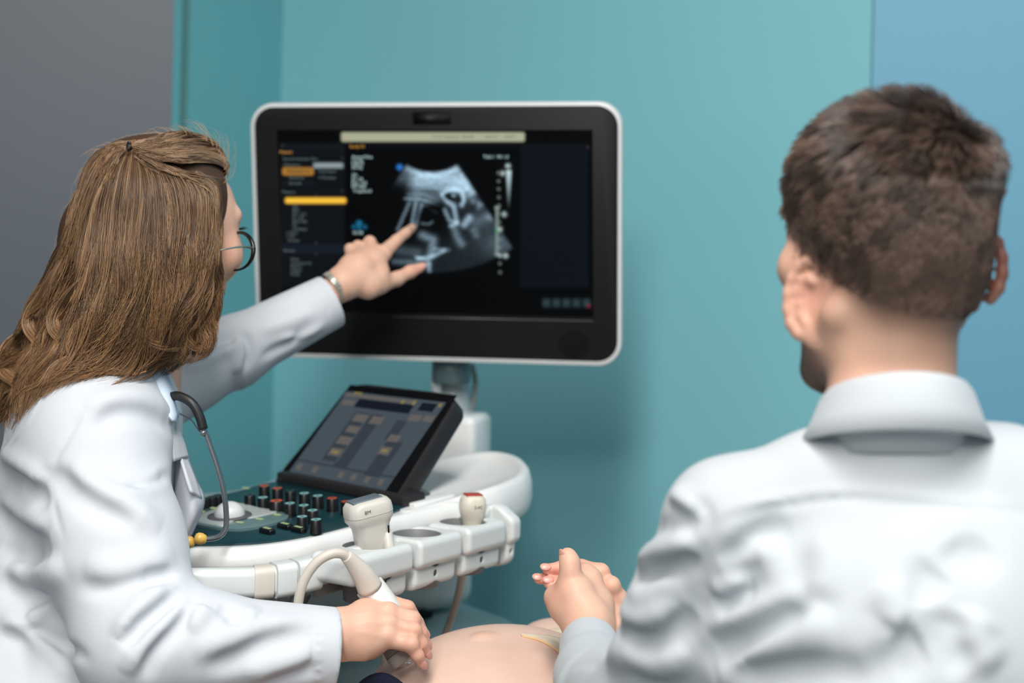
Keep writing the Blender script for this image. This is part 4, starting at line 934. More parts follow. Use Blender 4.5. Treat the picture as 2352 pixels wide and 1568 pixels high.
def flow(guides, n, m, spread, wave, seed, r0=.00042, r1=.00016, lift=(.000, .006), clump=34, golden=True, fly=0.0, name='hair_strands'):
    rng = np.random.default_rng(seed); G_ = []
    for g in guides:
        s_ = np.array(spline([np.array(p, float) for p in g], 8)); L = np.concatenate([[0], np.cumsum(np.linalg.norm(np.diff(s_, axis=0), axis=1))]); t = np.linspace(0, L[-1], m)
        G_.append(np.stack([np.interp(t, L, s_[:, i]) for i in range(2)], 1))
    G_ = np.array(G_); K = len(G_)-1
    nc = max(1, n//clump); cpos = rng.uniform(0, K, nc); ph = rng.uniform(0, 6.28, nc); fr_ = rng.uniform(1.7, 2.5, nc); cw = rng.uniform(.6, 1.3, nc); cl = rng.uniform(*lift, nc); cb = rng.uniform(-.45, .6, nc); clen = rng.uniform(.72, 1.0, nc)
    c = rng.integers(0, nc, n); tt = np.linspace(0, 1, m)[None, :]
    off = rng.standard_normal(n)*.13*spread; taper = (1-.72*tt**1.2)
    s_ = np.clip(cpos[c][:, None] + off[:, None]*taper + (rng.standard_normal(n)*.03)[:, None], 0, K-1e-4)
    ln_ = np.clip(clen[c] + rng.uniform(-.12, .03, n), .3, 1)[:, None]*np.ones((1, m)); te = tt*ln_*(m-1)
    i0 = np.floor(s_).astype(int); f0 = (s_-i0)[..., None]; j0 = np.clip(np.floor(te).astype(int), 0, m-2); g0 = (te-j0)[..., None]
    A = G_[i0, j0]*(1-g0)+G_[i0, j0+1]*g0; B_ = G_[i0+1, j0]*(1-g0)+G_[i0+1, j0+1]*g0; XYs = A*(1-f0)+B_*f0
    T = np.gradient(XYs, axis=1); T /= np.linalg.norm(T, axis=2, keepdims=True)+1e-6; N = np.stack([-T[..., 1], T[..., 0]], -1)
    wv = wave*cw[c][:, None]*(tt**1.5)*np.sin(ph[c][:, None]*.5 + 2.6*s_.mean(1)[:, None]*.5 + fr_[c][:, None]*6.28*tt) + (rng.standard_normal(n)[:, None]*2.0*tt)*(1+fly*8)
    XYs = XYs + N*wv[..., None]
    hp_, ds = HC.hit(XYs[..., 0].ravel(), XYs[..., 1].ravel(), 1.3, 1.80); o = np.array([0, 0, ZC]); dirn = o-hp_; dirn /= np.linalg.norm(dirn, axis=1, keepdims=True)
    L_ = (hp_).reshape(n, m, 3)
    dep = L_[..., 1].copy()                     # keep each path smooth where it leaves the hair body
    for _ in range(3): dep[:, 1:-1] = (dep[:, :-2]+2*dep[:, 1:-1]+dep[:, 2:])/4
    o_ = o[None, None]; L_ = o_ + (L_-o_)*(dep/L_[..., 1])[..., None]
    lf = (cl[c]+rng.uniform(-.0015, .0035, n)+fly*rng.exponential(.006, n))[:, None] * (.35+.65*np.minimum(1, tt*4)) + .006*cw[c][:, None]*tt*np.cos(ph[c][:, None]+fr_[c][:, None]*6.28*tt)
    L_ = L_ + dirn.reshape(n, m, 3)*lf[..., None]
    b = np.clip(.42 + cb[c] + rng.normal(0, .22, n), 0, 1)[:, None, None]
    tcol = (DARK*(1-b)+MID*b)[...]; t3 = tt[..., None]*np.ones((n, 1, 1)); hi = LITE if not golden else (LITE*(1-t3)+GOLD*t3)
    k = np.clip(b*1.2-.45 + .35*t3, 0, 1)*.85; tcol = tcol*(1-k)+hi*k
    return strands(name, L_, r0, r1, strand_m, hair, tcol)
gA = [[(296, 338), (250, 352), (215, 400), (190, 470), (165, 560), (120, 660), (85, 730), (62, 790), (8, 850), (-30, 960)],
      [(297, 338), (258, 360), (225, 420), (200, 510), (180, 620), (140, 720), (110, 790), (60, 850), (15, 900), (-20, 980)],
      [(298, 340), (268, 368), (240, 440), (220, 540), (205, 650), (170, 750), (140, 820), (80, 870), (40, 920), (0, 985)],
      [(300, 342), (280, 380), (262, 460), (250, 560), (240, 660), (205, 750), (165, 815), (120, 860), (60, 905), (5, 960)],
      [(302, 344), (298, 390), (288, 470), (282, 570), (275, 660), (250, 740), (220, 790), (180, 840), (110, 870), (40, 915)],
      [(305, 345), (318, 395), (318, 480), (312, 580), (305, 660), (290, 730), (270, 780), (215, 835), (150, 850), (90, 880)],
      [(310, 345), (340, 395), (350, 480), (345, 580), (338, 660), (320, 730), (300, 790), (255, 830), (200, 845), (150, 850)],
      [(320, 350), (370, 395), (385, 480), (380, 580), (372, 660), (352, 730), (340, 780), (310, 825), (270, 850), (225, 855)],
      [(335, 360), (400, 405), (418, 480), (412, 580), (402, 660), (382, 720), (372, 780), (350, 820), (320, 850), (280, 862)],
      [(360, 375), (430, 415), (448, 490), (446, 590), (432, 670), (408, 730), (400, 780), (385, 810), (360, 835), (330, 850)],
      [(400, 390), (460, 425), (474, 500), (472, 600), (462, 680), (440, 735), (428, 775), (420, 800), (395, 825), (360, 840)],
      [(440, 400), (485, 432), (494, 505), (490, 600), (482, 670), (468, 720), (464, 760), (472, 790), (450, 808), (415, 800)],
      [(455, 392), (496, 418), (507, 450), (505, 520), (500, 600), (493, 680), (474, 740), (472, 775), (474, 800), (460, 806)]]
gA = [[(292, 334), (238, 338), (196, 382), (172, 450), (150, 540), (112, 640), (72, 730), (40, 800), (-15, 860), (-60, 960)]] + gA
flow(gA, 17000, 32, 1.0, 24, 1)
flow([[(x+random.Random(i).uniform(-8, 8), y) for x, y in g] for i, g in enumerate(gA)], 1500, 30, 3.0, 13, 5, r0=.0003, lift=(.004, .010), fly=.25, clump=5)
gU = [[(506, 425), (480, 405), (420, 392), (360, 372), (304, 344)], [(508, 440), (484, 420), (430, 405), (370, 385), (306, 348)], [(505, 480), (490, 440), (450, 415), (380, 392), (308, 350)], [(500, 520), (496, 470), (470, 430), (400, 400), (310, 352)]]
flow(gU, 2000, 20, 1.0, 2, 19, lift=(.003, .007), golden=False)
gV = [[(300, 336), (330, 322), (380, 308), (430, 304), (470, 312)], [(298, 336), (320, 328), (370, 316), (430, 312), (480, 322)], [(300, 336), (280, 325), (262, 330), (240, 345), (215, 375)]]
flow(gV, 1100, 18, 1.0, 2, 29, lift=(.001, .006), golden=False)
gT = [[(522, 408), (515, 385), (480, 372), (420, 372), (360, 362), (305, 342)], [(524, 398), (516, 368), (480, 352), (420, 352), (360, 350), (303, 340)], [(522, 388), (512, 348), (470, 334), (420, 334), (360, 340), (302, 338)],
      [(514, 360), (495, 325), (450, 314), (400, 318), (350, 328), (300, 336)], [(495, 335), (470, 312), (420, 304), (380, 312), (335, 328), (299, 336)]]
flow(gT, 3600, 22, 1.0, 3, 2, lift=(.002, .008), golden=False)
gS = [[(510, 412), (470, 402), (420, 395), (360, 375), (305, 346)], [(505, 430), (470, 415), (410, 410), (350, 390), (303, 348)]]
flow(gS, 700, 20, 1.0, 3, 9, lift=(.001, .003), golden=False)
gC = [[(298, 338), (275, 328), (245, 340), (225, 372), (212, 420)], [(300, 340), (280, 335), (255, 350), (240, 385), (230, 430)], [(300, 342), (290, 345), (272, 365), (262, 400), (258, 440)]]
flow(gC, 900, 16, 1.0, 2, 3, lift=(.003, .007))
# separate curled locks lying over the rest
def lock(path, wd, n, seed, col, turns=1.6, m=34):
    rng = np.random.default_rng(seed); q = np.array(spline([np.array(a, float) for a in path], 8)); L = np.concatenate([[0], np.cumsum(np.linalg.norm(np.diff(q, axis=0), axis=1))]); t = np.linspace(0, L[-1], m)
    q = np.stack([np.interp(t, L, q[:, i]) for i in range(2)], 1); h_, ds = HC.hit(q[:, 0], q[:, 1], 1.3, 1.80); o = np.array([0, 0, ZC])
    h_ = o + (h_-o)*(np.convolve(np.pad(h_[:, 1], 4, 'edge'), np.ones(9)/9, 'valid')/h_[:, 1])[:, None]
    T = np.gradient(h_, axis=0); T /= np.linalg.norm(T, axis=1, keepdims=True); D = o-h_; D /= np.linalg.norm(D, axis=1, keepdims=True); S_ = np.cross(T, D); S_ /= np.linalg.norm(S_, axis=1, keepdims=True)
    tt = np.linspace(0, 1, m); env = np.sin(np.pi*np.clip(tt*1.05+.05, 0, 1))**.5*(1-.55*tt)+.10
    a0 = rng.uniform(0, 6.28, n); r_ = np.sqrt(rng.uniform(0, 1, n)); l_ = rng.uniform(.85, 1.0, n)
    out = np.empty((n, m, 3))
    for i in range(n):
        tk = tt*l_[i]; C0 = np.stack([np.interp(tk, tt, h_[:, k]) for k in range(3)], 1); S0 = np.stack([np.interp(tk, tt, S_[:, k]) for k in range(3)], 1); D0 = np.stack([np.interp(tk, tt, D[:, k]) for k in range(3)], 1); e = np.interp(tk, tt, env)*wd/F*1.58*1.35
        a = a0[i] + turns*6.28*tt*.25
        out[i] = C0 + D0*(.007 + (e*.45)[:, None]*(r_[i]*np.sin(a))[:, None]) + S0*(e*r_[i]*np.cos(a))[:, None] + (rng.standard_normal(3)*.0006)[None]*tt[:, None]
    b = rng.uniform(0, 1, (n, 1))**1.3; c0 = MID*.7*(1-b)+LITE*b*1.15; k = np.linspace(0, 1, m)[None, :, None]; tc = c0[:, None]*(1-k*col)+(GOLD*(.55+.7*b))[:, None]*k*col
    return out, tc
LK = [([(440, 560), (452, 640), (428, 700), (412, 740), (436, 788), (464, 800), (474, 765)], 15), ([(400, 600), (402, 680), (372, 730), (356, 780), (384, 818), (335, 852)], 18), ([(335, 640), (312, 720), (270, 770), (232, 800), (196, 846), (140, 880)], 20),
      ([(255, 640), (222, 720), (180, 762), (165, 802), (195, 838), (250, 850), (312, 858)], 17), ([(205, 640), (155, 700), (130, 742), (152, 782), (120, 830), (60, 880), (5, 905)], 20), ([(150, 600), (104, 680), (68, 740), (88, 790), (55, 840), (5, 875)], 17),
      ([(120, 700), (66, 765), (18, 800), (8, 850), (42, 885), (18, 935), (-10, 980)], 16), ([(300, 690), (330, 758), (372, 788), (420, 795), (402, 828), (348, 850)], 14), ([(482, 600), (479, 680), (458, 730), (432, 770), (430, 800)], 9), ([(362, 560), (350, 640), (322, 700), (280, 742), (240, 765)], 16),
      ([(285, 560), (270, 640), (232, 700), (192, 742), (160, 795)], 16), ([(420, 520), (428, 600), (410, 680), (385, 735), (392, 790)], 12), ([(180, 820), (130, 850), (100, 890), (50, 910), (10, 965)], 15), ([(230, 560), (205, 650), (160, 720), (110, 760), (95, 810)], 15),
      ([(310, 470), (300, 560), (292, 640), (262, 700), (220, 735)], 12), ([(380, 420), (395, 500), (388, 580), (372, 650), (352, 705)], 11), ([(255, 400), (225, 480), (205, 570), (180, 650), (130, 720)], 13)]
LL = [lock(pth, wd, 330, 40+i, .9 if pth[0][1] > 550 else .4) for i, (pth, wd) in enumerate(LK)]
strands('curled_locks', np.concatenate([a for a, b in LL]), .00042, .00018, strand_m, hair, np.concatenate([b for a, b in LL]))
# flyaway hairs round the outline
rng = np.random.default_rng(8); FL = []
edge = np.array(spline([(525, 420), (520, 360), (480, 315), (420, 300), (350, 312), (296, 330), (232, 352), (190, 420), (158, 500), (135, 590), (100, 680), (65, 770)], 6))
for i in range(170):
    k = rng.integers(0, len(edge)-2); e0 = edge[k]; t = edge[k+1]-edge[k]; t = t/np.linalg.norm(t); nn = np.array([-t[1], t[0]]); nn = nn if nn @ (e0-np.array([350, 600])) > 0 else -nn
    l = rng.uniform(25, 75); hgt = rng.uniform(4, 26); d = 1.66+rng.uniform(-.03, .02); pts = []
    for s in np.linspace(0, 1, 12): q = e0 - nn*10 + t*l*s + nn*(hgt*math.sin(s*math.pi*.8)+6*s) + rng.standard_normal(2)*.6; pts.append(P(q[0], q[1], d))
    FL.append(pts)
strands('flyaway_hair', np.array(FL), .00022, .0001, strand_m, hair, np.tile(LITE*1.1, (len(FL), 1)))
LP = []
for i in range(9): LP.append([P(a+rng.uniform(-1.5, 1.5), b+rng.uniform(-1.5, 1.5), 1.545) for a, b in spline([(255, 850), (205, 848), (194, 862), (205, 876), (226, 870), (235, 855), (300, 862), (335, 852)], 4)])
strands('curl', np.array(LP), .0003, .0002, strand_m, hair, np.tile(GOLD, (9, 1)))
# clip, glasses, watch, stethoscope
clip = thing('hair_clip', 'small shiny black hair clip at the crown of the fair hair', 'hair clip', P(298, 338, 1.62))
MB().tube([P(296+7*math.cos(a)*.5, 336+10*math.sin(a), 1.575) for a in np.linspace(0, 6.0, 16)], .0013, 8).build('clip_loop', keyblk, clip)
MB().tube([P(299, 330, 1.574), P(300, 345, 1.574)], .0012, 8).build('clip_bar', keyblk, clip)
gls = thing('eyeglasses', 'round thin black glasses with a silver temple on the doctor', 'glasses', H(0, .10, 0))
glm = mat('silver_metal', '#b9b5a5', .3, metal=.8); gfr = mat('glasses_black', '#0a0d12', .25)
lensm = mat('clear_lens', '#ffffff', .02, trans=1.0)
gc = P(545, 577, 1.672); gx_ = nrm(Rhd[:, 0]*.95 + Rhd[:, 1]*.0); 
gx_ = hr_; gu = nrm(hu + hf*.04); gn = np.cross(gx_, gu)
for s in (1, -1):
    c = gc + Rhd @ np.array([0.0, 0, 0]) if s == 1 else gc - gx_*.066 + np.cross(gu, gx_)*-.004
    w_, h_ = .0265, .0225
    ringp = [c + gx_*(w_*math.cos(a)*(1-.08*math.sin(a))) + gu*(h_*math.sin(a)) for a in np.linspace(0, 2*math.pi, 41)[:-1]]
    ringp = ringp + ringp[:2]
    MB().tube(ringp, [.0014+.0014*max(0, math.cos(2*math.pi*i/40-.35)) for i in range(42)], 8).build('rim', gfr, gls)
    MB().loft([[c + gx_*(w_*.97*q*math.cos(a)) + gu*(h_*.97*q*math.sin(a)) + gn*z for a in np.linspace(0, 2*math.pi, 33)[:-1]] for q, z in ((1, 0), (1, .0006))], True, True).build('lens', lensm, gls) if False else None
    hng = c + gx_*s*(w_-.001) + gu*.004; MB().tube([hng, hng - hf*.016, P(540, 568, 1.612), P(497, 576, 1.585), P(460, 580, 1.585)] if s == 1 else [hng, hng - hf*.02 + hr_*s*.002, H(s*.078, .02, .002), H(s*.080, -.02, .0)], [.0017, .0015, .0011, .0009, .0008][:5 if s == 1 else 4], 8).build('temple', glm, gls)
MB().tube([gc - gx_*.0255 + gu*.004, gc - gx_*.033 + gu*.008 + gn*.002, gc - gx_*.0405 + gu*.004], .0012, 8).build('bridge', glm, gls)
wa = nrm(WL - elL); wc = P(768, 660, 1.962); Rw = frame(wa, [0, 0, 1])
wat = thing('wristwatch', 'narrow silver bracelet watch at the pointing wrist', 'watch', wc)
link_m = mat('bracelet_steel', '#a3a59c', .3, metal=.7)
mb = MB()
for i in range(26):
    a = 2*math.pi*i/26; c = wc + Rw @ np.array([.0225*math.cos(a), .0225*math.sin(a), 0]); R = np.stack([Rw @ np.array([-math.sin(a), math.cos(a), 0]), Rw[:, 2], Rw @ np.array([math.cos(a), math.sin(a), 0])], 1)
    mb.box(c, R, (.0025, .0042, .0012), .0006, 2)
mb.build('bracelet', link_m, wat)
stt = thing('stethoscope', 'black stethoscope with steel ear tubes hanging from the doctor neck', 'stethoscope', P(440, 1000, 1.6))
rub = mat('black_rubber', '#17181a', .45); steel = mat('steel_tube', '#8e9499', .22, metal=.85); tipm = mat('yellow_eartip', '#d9ae55', .35, noise=.05, nscale=200)
MB().tube(spline([P(300, 790, 1.60), P(340, 870, 1.60), P(385, 908, 1.59), P(410, 909, 1.585), P(440, 925, 1.58), P(458, 955, 1.578), P(467, 986, 1.577)], 6), .0052, 12).build('tubing', rub, stt)
MB().tube(spline([P(464, 978, 1.577), P(478, 1010, 1.576), P(500, 1075, 1.573), P(515, 1135, 1.572), P(520, 1190, 1.572), P(516, 1218, 1.572), P(500, 1233, 1.572), P(470, 1238, 1.572)], 8), .0031, 12).build('ear_tube', steel, stt)
MB().tube(spline([P(464, 978, 1.60), P(474, 1010, 1.62), P(492, 1080, 1.63), P(478, 1200, 1.63), P(440, 1250, 1.60), P(405, 1262, 1.59)], 8), .0028, 10).build('ear_tube', steel, stt) if False else None
MB().tube(spline([P(414, 950, 1.60), P(440, 965, 1.59), P(458, 990, 1.58), P(470, 994, 1.575)], 5), .0009, 6).build('spring', steel, stt)
MB().tube([P(462, 992, 1.573), P(472, 996, 1.573)], .0034, 10).build('clasp', steel, stt)
for a, b in (((472, 1238), (447, 1235)), ((422, 1250), (446, 1240))):
    p0, p1 = P(a[0], a[1], 1.570), P(b[0], b[1], 1.568)
    d_ = nrm(p1-p0); c = (p0+p1)/2; R = frame(d_, [0, 0, 1]); 
    MB().loft([[c + R @ np.array([r_*math.cos(q), r_*math.sin(q), z]) for q in np.linspace(0, 2*math.pi, 19)[:-1]] for r_, z in ((.002, -.0075), (.0045, -.0062), (.0064, -.002), (.0066, .002), (.005, .005), (.002, .0062))], True, True).build('ear_tip', tipm, stt)
MB().tube([P(424, 1249, 1.571), P(408, 1258, 1.575)], .0028, 8).build('ear_tube', steel, stt)
# ------------------------------------------------------------------ the patient and the probe held on the belly
pat = thing('person', 'person lying down with a bare pregnant belly and navy trousers', 'person', (0.0, 1.6, .6))
pax = nrm([.80, .60, 0]); pay = np.array([-pax[1], pax[0], 0]); Rpt = np.stack([pax, pay, [0, 0, 1.]], 1)
bt = P(1120, 1451, 1.60)                        # the top of the belly
bc = bt - np.array([0, 0, .105]) + pax*.02
A = SDF()
A.ell(bc, (.165, .140, .105), Rpt, .03)
A.ell(bc - np.array([0, 0, .045]) - pax*.05, (.25, .155, .095), Rpt, .05)
A.ell(bc + pax*.24 - np.array([0, 0, .035]), (.17, .155, .085), Rpt, .06)
A.ell(P(1275, 1488, 1.78), (.055, .050, .036), Rpt, .02); A.ell(P(1390, 1530, 1.68), (.055, .055, .036), Rpt, .02)
hp0 = bc - pax*.26 - np.array([0, 0, .05])
hp0 = hp0 - np.array([0, 0, .03]); A.ell(hp0, (.14, .17, .085), Rpt, .05)
for s in (-1, 1): A.chain([hp0 + pay*s*.09 - pax*.03, hp0 + pay*s*.10 - pax*.42, hp0 + pay*s*.09 - pax*.80 - np.array([0, 0, .03])], [.085, .06, .04], .04)
nk = bc + pax*.42 - np.array([0, 0, .02]); A.cone(nk, nk + pax*.09 + np.array([0, 0, .01]), .052, .05, .04); A.ell(nk + pax*.20 + np.array([0, 0, .02]), (.105, .075, .095), Rpt, .03)
far_sh = bc + pax*.34 + pay*.16 - np.array([0, 0, .03]); A.chain([far_sh, far_sh + pay*.07 - pax*.20 - np.array([0, 0, .03]), far_sh + pay*.05 - pax*.38 - np.array([0, 0, .03])], [.05, .038, .028], .02)
A.chain([bc + pax*.34 - pay*.16 - np.array([0, 0, .03]), bc + pax*.14 - pay*.20 - np.array([0, 0, .06])], [.05, .038], .02)
nv, _ = A.hit([1112], [1459]); nv = nv[0]
A.ell(nv + np.array([0, 0, -.0045]), (.013, .011, .007), Rpt, .008)
A.wrinkle([(1095, 1466), (1108, 1470), (1125, 1467)], .003, -.001); 
me = A.mesh('body', .0040)
sk2 = mat('skin_pale', '#e6bba6', .5, attr='tint', noise=.05, nscale=45, bump=.08, bscale=300, sss=.12, spec=.35)
paint(me, (.68, .47, .385, 1), [(nv, .012, (.62, .33, .2, 1), .5), (nv + pax*.05, .05, (.74, .47, .38, 1), .4)])
pbody = link('body', me, sk2, pat)
tr = SDF(); tr.ell(hp0 - np.array([0, 0, .02]), (.150, .175, .080), Rpt, .03); pass
for s in (-1, 1): tr.chain([hp0 + pay*s*.09 - pax*.03, hp0 + pay*s*.10 - pax*.42, hp0 + pay*s*.09 - pax*.76 - np.array([0, 0, .03])], [.098, .072, .055], .04)
tr.ell(bc + np.array([0, 0, .004]), (.185, .16, .115), Rpt, .006, 's')
wp = spline([P(836, 1592, 1.50), P(858, 1577, 1.49), P(882, 1573, 1.475), P(912, 1592, 1.45), P(960, 1625, 1.40), P(1030, 1665, 1.35)], 5)
tr.chain(wp, [.010]*len(wp), .006)
link('trousers', tr.mesh('t', .004), navy, pat)
tp = SDF()
tp.ell(bc + pax*.255 - np.array([0, 0, .030]), (.155, .160, .090), Rpt, .05)
tp.ell(P(1292, 1512, 1.745), (.055, .055, .036), Rpt, .02); tp.ell(P(1395, 1530, 1.68), (.058, .060, .040), Rpt, .02)
tp.ell(bc, (.175, .15, .115), Rpt, .008, 's')
beige = mat('beige_jersey', '#d6c5b0', .8, bump=.2, bscale=500, spec=.2)
link('top', tp.mesh('t', .004), beige, pat)
# waistband edge of the rolled-up top
def AH(px, py, off):
    q, _ = A.hit([px], [py]); o = np.array([0, 0, ZC]); return q[0] + nrm(o-q[0])*off
up_r = [AH(1196, 1456, .002), AH(1236, 1459, .004), AH(1272, 1464, .005), AH(1305, 1476, .006), AH(1345, 1495, .006)]
mid_r = [AH(1197, 1458, .003), AH(1237, 1464, .005), AH(1270, 1476, .006), AH(1300, 1494, .006), AH(1335, 1525, .006)]
lo_r = [AH(1198, 1460, .002), AH(1234, 1468, .003), AH(1264, 1482, .003), AH(1293, 1504, .003), AH(1325, 1545, .003)]
tob = bpy.data.objects['top'] if 'top' in bpy.data.objects else pat
sheet('rolled_edge', [up_r, mid_r, lo_r], .003, beige, tob)
MB().tube(spline(lo_r, 5), .0016, 8).build('hem', mat('beige_hem', '#d9b58a', .7), tob)
# knuckled far arm of the patient behind the belly
# couch
cou = thing('exam_couch', 'padded grey examination couch under the reclining person', 'couch', bc*np.array([1, 1, 0]))
leather = mat('couch_vinyl', '#5f6e70', .5)
ct = bc[2] - .155
MB().box(bc*np.array([1, 1, 0]) - pax*.12 - pay*.03 + np.array([0, 0, ct-.05]), Rpt, (.86, .26, .048), .03, 4).build('mattress', leather, cou, edge=50)
MB().box(bc*np.array([1, 1, 0]) - pax*.12 - pay*.03 + np.array([0, 0, ct-.13]), Rpt, (.78, .20, .03), .008).build('frame', greyp, cou)
for i in (-1, 1):
    for j in (-1, 1): c = bc*np.array([1, 1, 0]) - pax*(.12+i*.66) + pay*(j*.16-.03); MB().tube([c, c + np.array([0, 0, ct-.15])], .02, 12).build('leg', greyp, cou)

# held probe
h0 = P(888, 1400, 1.512); h1 = P(948, 1512, 1.510); axh = nrm(P(838, 1352, 1.520)-h0); axh = nrm(P(836, 1346, 1.525) - P(940, 1500, 1.505))
xh = nrm([.86, .50, .05])
Rq2 = frame(axh, nrm(np.array([.75, .2, .45])))
hb = P(946, 1508, 1.512)
hpb = thing('ultrasound_probe', 'ultrasound probe with a grey head held by the hand on the belly', 'ultrasound probe', hb, 'ultrasound probes')
hg = mat('probe_head_grey', '#9d948e', .35)
L0 = np.linalg.norm(P(866, 1376, 1.52)-hb)
MB().loft(upright(hb, axh, [(.0225, .0115, .009, .000), (.0240, .0130, .010, .003), (.0240, .0135, .010, .012)], Rq2), True, True).build('head', hg, hpb, edge=60)
MB().loft(upright(hb, axh, [(.0238, .0134, .010, .0125), (.0225, .0140, .011, .022), (.0175, .0135, .011, .034), (.0150, .0135, .012, .046)], Rq2), True, True).build('neck', hg, hpb, edge=60)
gr = []
gp = [P(905, 1432, 1.507), P(888, 1404, 1.510), P(868, 1374, 1.514), P(848, 1346, 1.518)]
MB().tube(spline(gp, 5), np.interp(np.linspace(0, 1, 16), [0, .5, 1], [.0150, .0165, .0158]), 24).build('grip', probe_w, hpb)
sl = spline([P(850, 1350, 1.510), P(835, 1322, 1.505), P(818, 1300, 1.500), P(803, 1284, 1.495), P(795, 1277, 1.492)], 5)
MB().tube(sl, np.interp(np.linspace(0, 1, len(sl)), [0, .3, .7, 1], [.0138, .0115, .0080, .0066]), 20).build('strain_relief', cable_m, hpb)
cbl = spline([P(797, 1279, 1.493), P(782, 1271, 1.488), P(760, 1272, 1.483), P(732, 1287, 1.480), P(708, 1315, 1.480), P(692, 1350, 1.482), P(683, 1400, 1.49), P(676, 1480, 1.50), P(670, 1620, 1.52)], 8)
MB().tube(cbl, .0052, 14).build('cable', cable_m, hpb)
gel = thing('ultrasound_gel', 'smear of clear gel on the belly beside the held probe', 'gel', P(905, 1530, 1.49))
gm = mat('clear_gel', '#f4f2ee', .08, trans=.85, bump=.8, bscale=160, coat=.5)
gs = SDF(); rg_ = np.random.default_rng(3)
for i in range(26):
    t = rg_.uniform(0, 1); x = 872 + 65*t + rg_.uniform(-5, 5); y = 1548 - 32*t + rg_.uniform(-6, 6); q, _ = A.hit([x], [y]); gs.ell(q[0], rg_.uniform(.003, .008, 3)*np.array([1.2, 1.2, .5]), None, .006)
link('gel_film', gs.mesh('g', .0015), gm, gel)
# ------------------------------------------------------------------ the man in the foreground
man = thing('person', 'person with short dark hair in a pale shirt seen from behind with clasped hands', 'person', (.32, 1.05, 0))
mf = nrm([-.385, .915, -.08]); mr = nrm(np.cross(mf, [0, 0, 1])); mu = np.cross(mr, mf); Rmh = np.stack([mr, mf, mu], 1)
mh = P(2040, 510, 1.14)
def M(r, f, u): return mh + Rmh @ np.array([r, f, u])
B = SDF()
B.ell(M(0, -.002, .005), (.0690, .089, .080), Rmh)
B.ell(M(0, -.033, -.03), (.0600, .053, .062), Rmh, .012)
B.ell(M(0, .045, -.040), (.058, .045, .080), Rmh, .02)
B.cone(M(0, .028, -.085), M(0, .070, -.122), .046, .020, .025)
for s in (-1, 1):
    B.cone(M(s*.054, -.005, -.075), M(s*.022, .068, -.118), .014, .015, .018)
    B.ell(M(s*.050, .050, -.035), (.018, .020, .018), Rmh, .014)
    B.ell(M(s*.031, .088, -.005), (.014, .010, .010), Rmh, .004, 's'); B.ell(M(s*.031, .077, -.005), (.012, .012, .012), Rmh, .002)
    B.cone(M(s*.02, .086, .012), M(s*.048, .068, .014), .007, .007, .012)
B.cone(M(0, .090, .0), M(0, .112, -.034), .006, .010, .008); B.cone(M(-.02, .086, -.078), M(.02, .086, -.078), .007, .007, .006)
def ear(cx_, s, c, out, up_, back):
    # helix, antihelix and lobe
    pts = [c + up_*(.031*math.sin(a)) + back*(.0165*math.cos(a)) + out*(.004+.004*math.cos(a)) for a in np.linspace(-1.1, 3.6, 12)]
    cx_.chain(pts, [.0050, .0048, .0046, .0044, .0044, .0043, .0042, .0040, .0038, .0036, .0034, .0034], .003)
    pts = [c + up_*(.018*math.sin(a)-.001) + back*(.0075*math.cos(a)) + out*.005 for a in np.linspace(-1.3, 2.2, 7)]
    cx_.chain(pts, [.0035]*7, .003)
    cx_.ell(c - out*.001, (.005, .0175, .029), np.stack([out, back, up_], 1), .006); cx_.ell(c - up_*.029 - back*.004 + out*.003, (.005, .009, .010), np.stack([out, back, up_], 1), .006)
eL = B.hit([1872], [688])[0][0]; eL = eL + nrm(np.array([-.9, -.45, 0]))*.004; eR = M(.074, -.012, -.034)
outL = nrm(-mr*.80 - mf*.50); backL = nrm(-mf*.75 + -mr*.65); 
ear(B, -1, eL, nrm(-mr*.75-mf*.3), nrm(mu - mf*.10), nrm(np.cross(nrm(mu), nrm(-mr*.75-mf*.3))*-1))
ear(B, 1, eR, nrm(mr*.75-mf*.3), nrm(mu + mf*.0), nrm(-mf*.9+mr*.45))
nk0 = P(2045, 740, 1.13); nk1 = P(2052, 985, 1.115)
B.cone(nk0, nk1, .0465, .0500, .02); B.cone(P(2050, 660, 1.13), P(2052, 800, 1.12), .043, .045, .012)
tb0 = P(2085, 1120, 1.13); tb1 = P(2090, 1560, 1.14)
B.cone(nk1, tb0, .050, .055, .02); B.ell(P(2085, 1440, 1.14), (.145, .075, .13), None, .03)
sL = P(1680, 1210, 1.13); sR = P(2500, 1190, 1.08); eLb = P(1470, 1640, 1.22); wL1 = P(1352, 1462, 1.47)
B.chain([P(2000, 1140, 1.13), P(1840, 1175, 1.13), sL], [.034, .034, .036], .02); B.chain([P(2150, 1140, 1.13), sR], [.034, .036], .02)
B.chain([sL, eLb, wL1], [.038, .038, .0225], .02)
eRb = P(2330, 1900, 1.25); wR1 = P(1412, 1445, 1.545); B.chain([sR, eRb, wR1], [.045, .04, .022], .02)
hpm = np.array([.36, 1.10, .56]); B.cone(tb1, hpm, .12, .14, .05)
for kx, ky in ((.16, 1.28), (.50, 1.36)):
    k_ = np.array([kx, ky, .44]); a0 = hpm + np.array([(-.08 if kx < .3 else .08), 0, -.02]); B.chain([a0, k_, k_ + np.array([0, .03, -.35])], [.09, .06, .045], .03); B.cone(k_+np.array([0, .03, -.38]), k_+np.array([0, .17, -.405]), .038, .03, .02)
